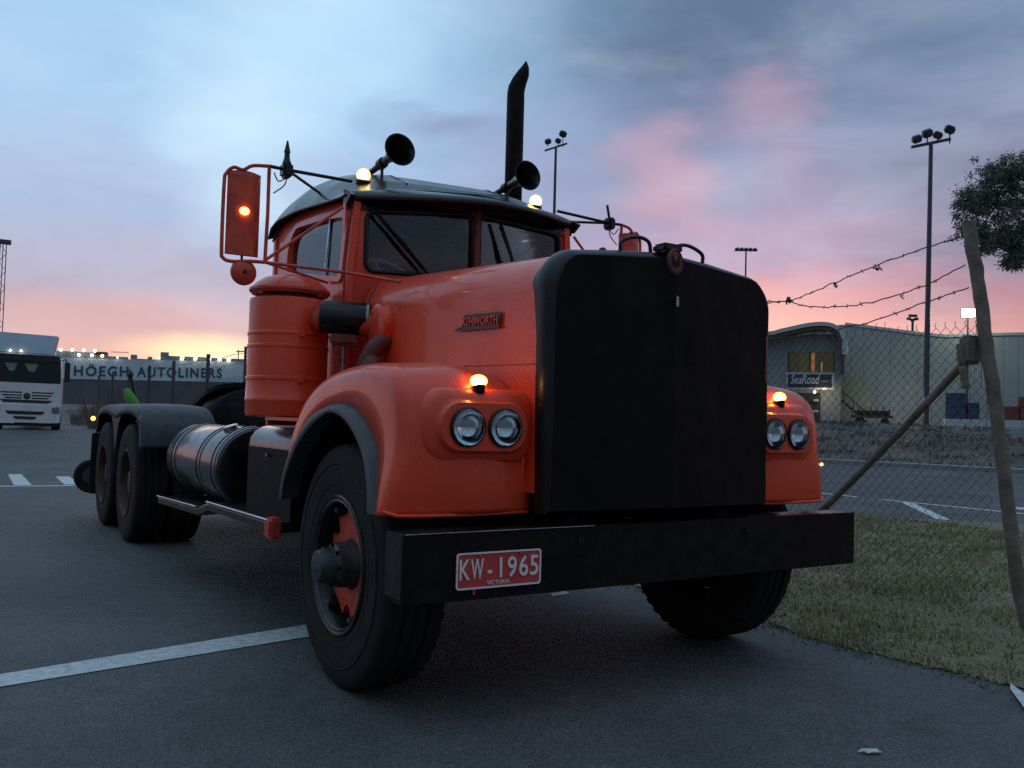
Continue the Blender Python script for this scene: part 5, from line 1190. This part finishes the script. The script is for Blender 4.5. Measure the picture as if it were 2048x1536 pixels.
for i in range(16): tips.append((27.6+rt_.uniform(-1.2, 2.6), 9.8+rt_.uniform(-1.8, 1.8), rt_.uniform(7.2, 11.2), rt_.uniform(.6, .95)))
MB().tube(cat([(0, 0, H(27.9, 9.6)-.2), (-.1, .1, 2.2), (-.35, .2, 4.4), (-.5, .3, 6.4), (-.4, .3, 8.6)], 5), .2, 12, rs=[.30-.20*i/20 for i in range(21)]).obj('trunk', 'bark', TRE, True)
for t_ in tips[:18:2]+tips[18::3]:
    p = Vector(t_[:3])-base; q0 = Vector((-.45, .28, min(7.2, p.z*.72))); mid = q0.lerp(p, .5)+Vector((0, 0, .25))
    MB().tube(cat([q0, mid, p], 5), .04, 6, rs=[.07-.05*i/10 for i in range(11)]).obj('limb', 'bark', TRE, True)
vs = []; fs = []
for (x, y, z, r) in tips:
    for c in range(int(66*r)):
        d = Vector((rt_.gauss(0, 1), rt_.gauss(0, 1), rt_.gauss(0, 1))).normalized()*(r*1.12*(rt_.random()**.5))
        cc = Vector((x, y, z))+d-base; cr = rt_.uniform(.06, .17)
        for k in range(int(rt_.uniform(25, 75))):
            e2 = Vector((rt_.gauss(0, 1), rt_.gauss(0, 1), rt_.gauss(0, .9)))*cr*.55
            p = cc+e2
            a = (Vector((rt_.uniform(-1, 1), rt_.uniform(-1, 1), rt_.uniform(-1.6, .2))).normalized()+e2.normalized()*.5)*rt_.uniform(.05, .12); b = a.cross(Vector((rt_.random(), rt_.random(), rt_.random()))).normalized()*.018
            i = len(vs); vs += [p, p+a*.5+b, p+a, p+a*.5-b]; fs.append((i, i+1, i+2, i+3))
me = bpy.data.meshes.new('crown'); me.from_pydata([tuple(v) for v in vs], [], fs); link('crown', me, 'leaf', TRE)

# ================================================================== SMALL THINGS
FG = thing('green_bundle', 'bright green bundle tied to a leaning dark pole behind the mudguards', 'bundle', (-.45, 9.15, 0))
tube('leaning_pole', [(.04, 0, 0), (.06, 0, 1.15), (-.03, 0, 1.42), (-.08, 0, 1.62)], .022, 'dark_plastic', FG, 8)
MB().tube(cat([(.03, -.05, 1.12), (-.02, -.06, 1.22), (-.10, -.05, 1.36), (-.14, -.05, 1.46)], 5), .06, 12, rs=[.025+.05*sin(pi*(i+1)/17) for i in range(16)]).obj('cloth', 'green', FG, True)
MB().sphere((-.085, 0, 1.655), .038, 10, (1, 1, 1.3)).obj('pole_cap', 'dark_plastic', FG, True)
tube('yellow_strap', [(.06, -.05, 1.20), (.15, -.05, 1.15)], .02, 'yellow', FG, 8)
def leaf_litter(x, y, sc, rot, label, name='litter', m='litter'):
    n = 10; pts = [(cos(2*pi*k/n)*.045*sc*(1+.3*sin(3*k)), sin(2*pi*k/n)*.022*sc*(1+.25*cos(5*k))) for k in range(n)]
    z0 = .006
    vs = [(p[0]*cos(rot)-p[1]*sin(rot), p[0]*sin(rot)+p[1]*cos(rot), z0+.010*abs(sin(k*1.3))) for k, p in enumerate(pts)]
    vs = vs+[(v[0], v[1], v[2]-.003) for v in vs]+[(0, 0, .020), (0, 0, .012)]
    fs = [(k, (k+1) % n, 2*n) for k in range(n)]+[(n+(k+1) % n, n+k, 2*n+1) for k in range(n)]+[(k, n+k, n+(k+1) % n, (k+1) % n) for k in range(n)]
    o = pyobj(name, vs, fs, m); o.location = (x, y, 0); return tag(o, label, 'litter')
leaf_litter(.241, -1.635, .85, -.55, 'small white crumpled scrap lying on the asphalt near the camera')
leaf_litter(2.10, -.62, .8, .3, 'small brown clod lying in the grass near the leaning post', 'clod', 'wood')
leaf_litter(1.83, -.62, .4, 1.0, 'tiny pale scrap lying in the grass beside the asphalt edge', 'litter')
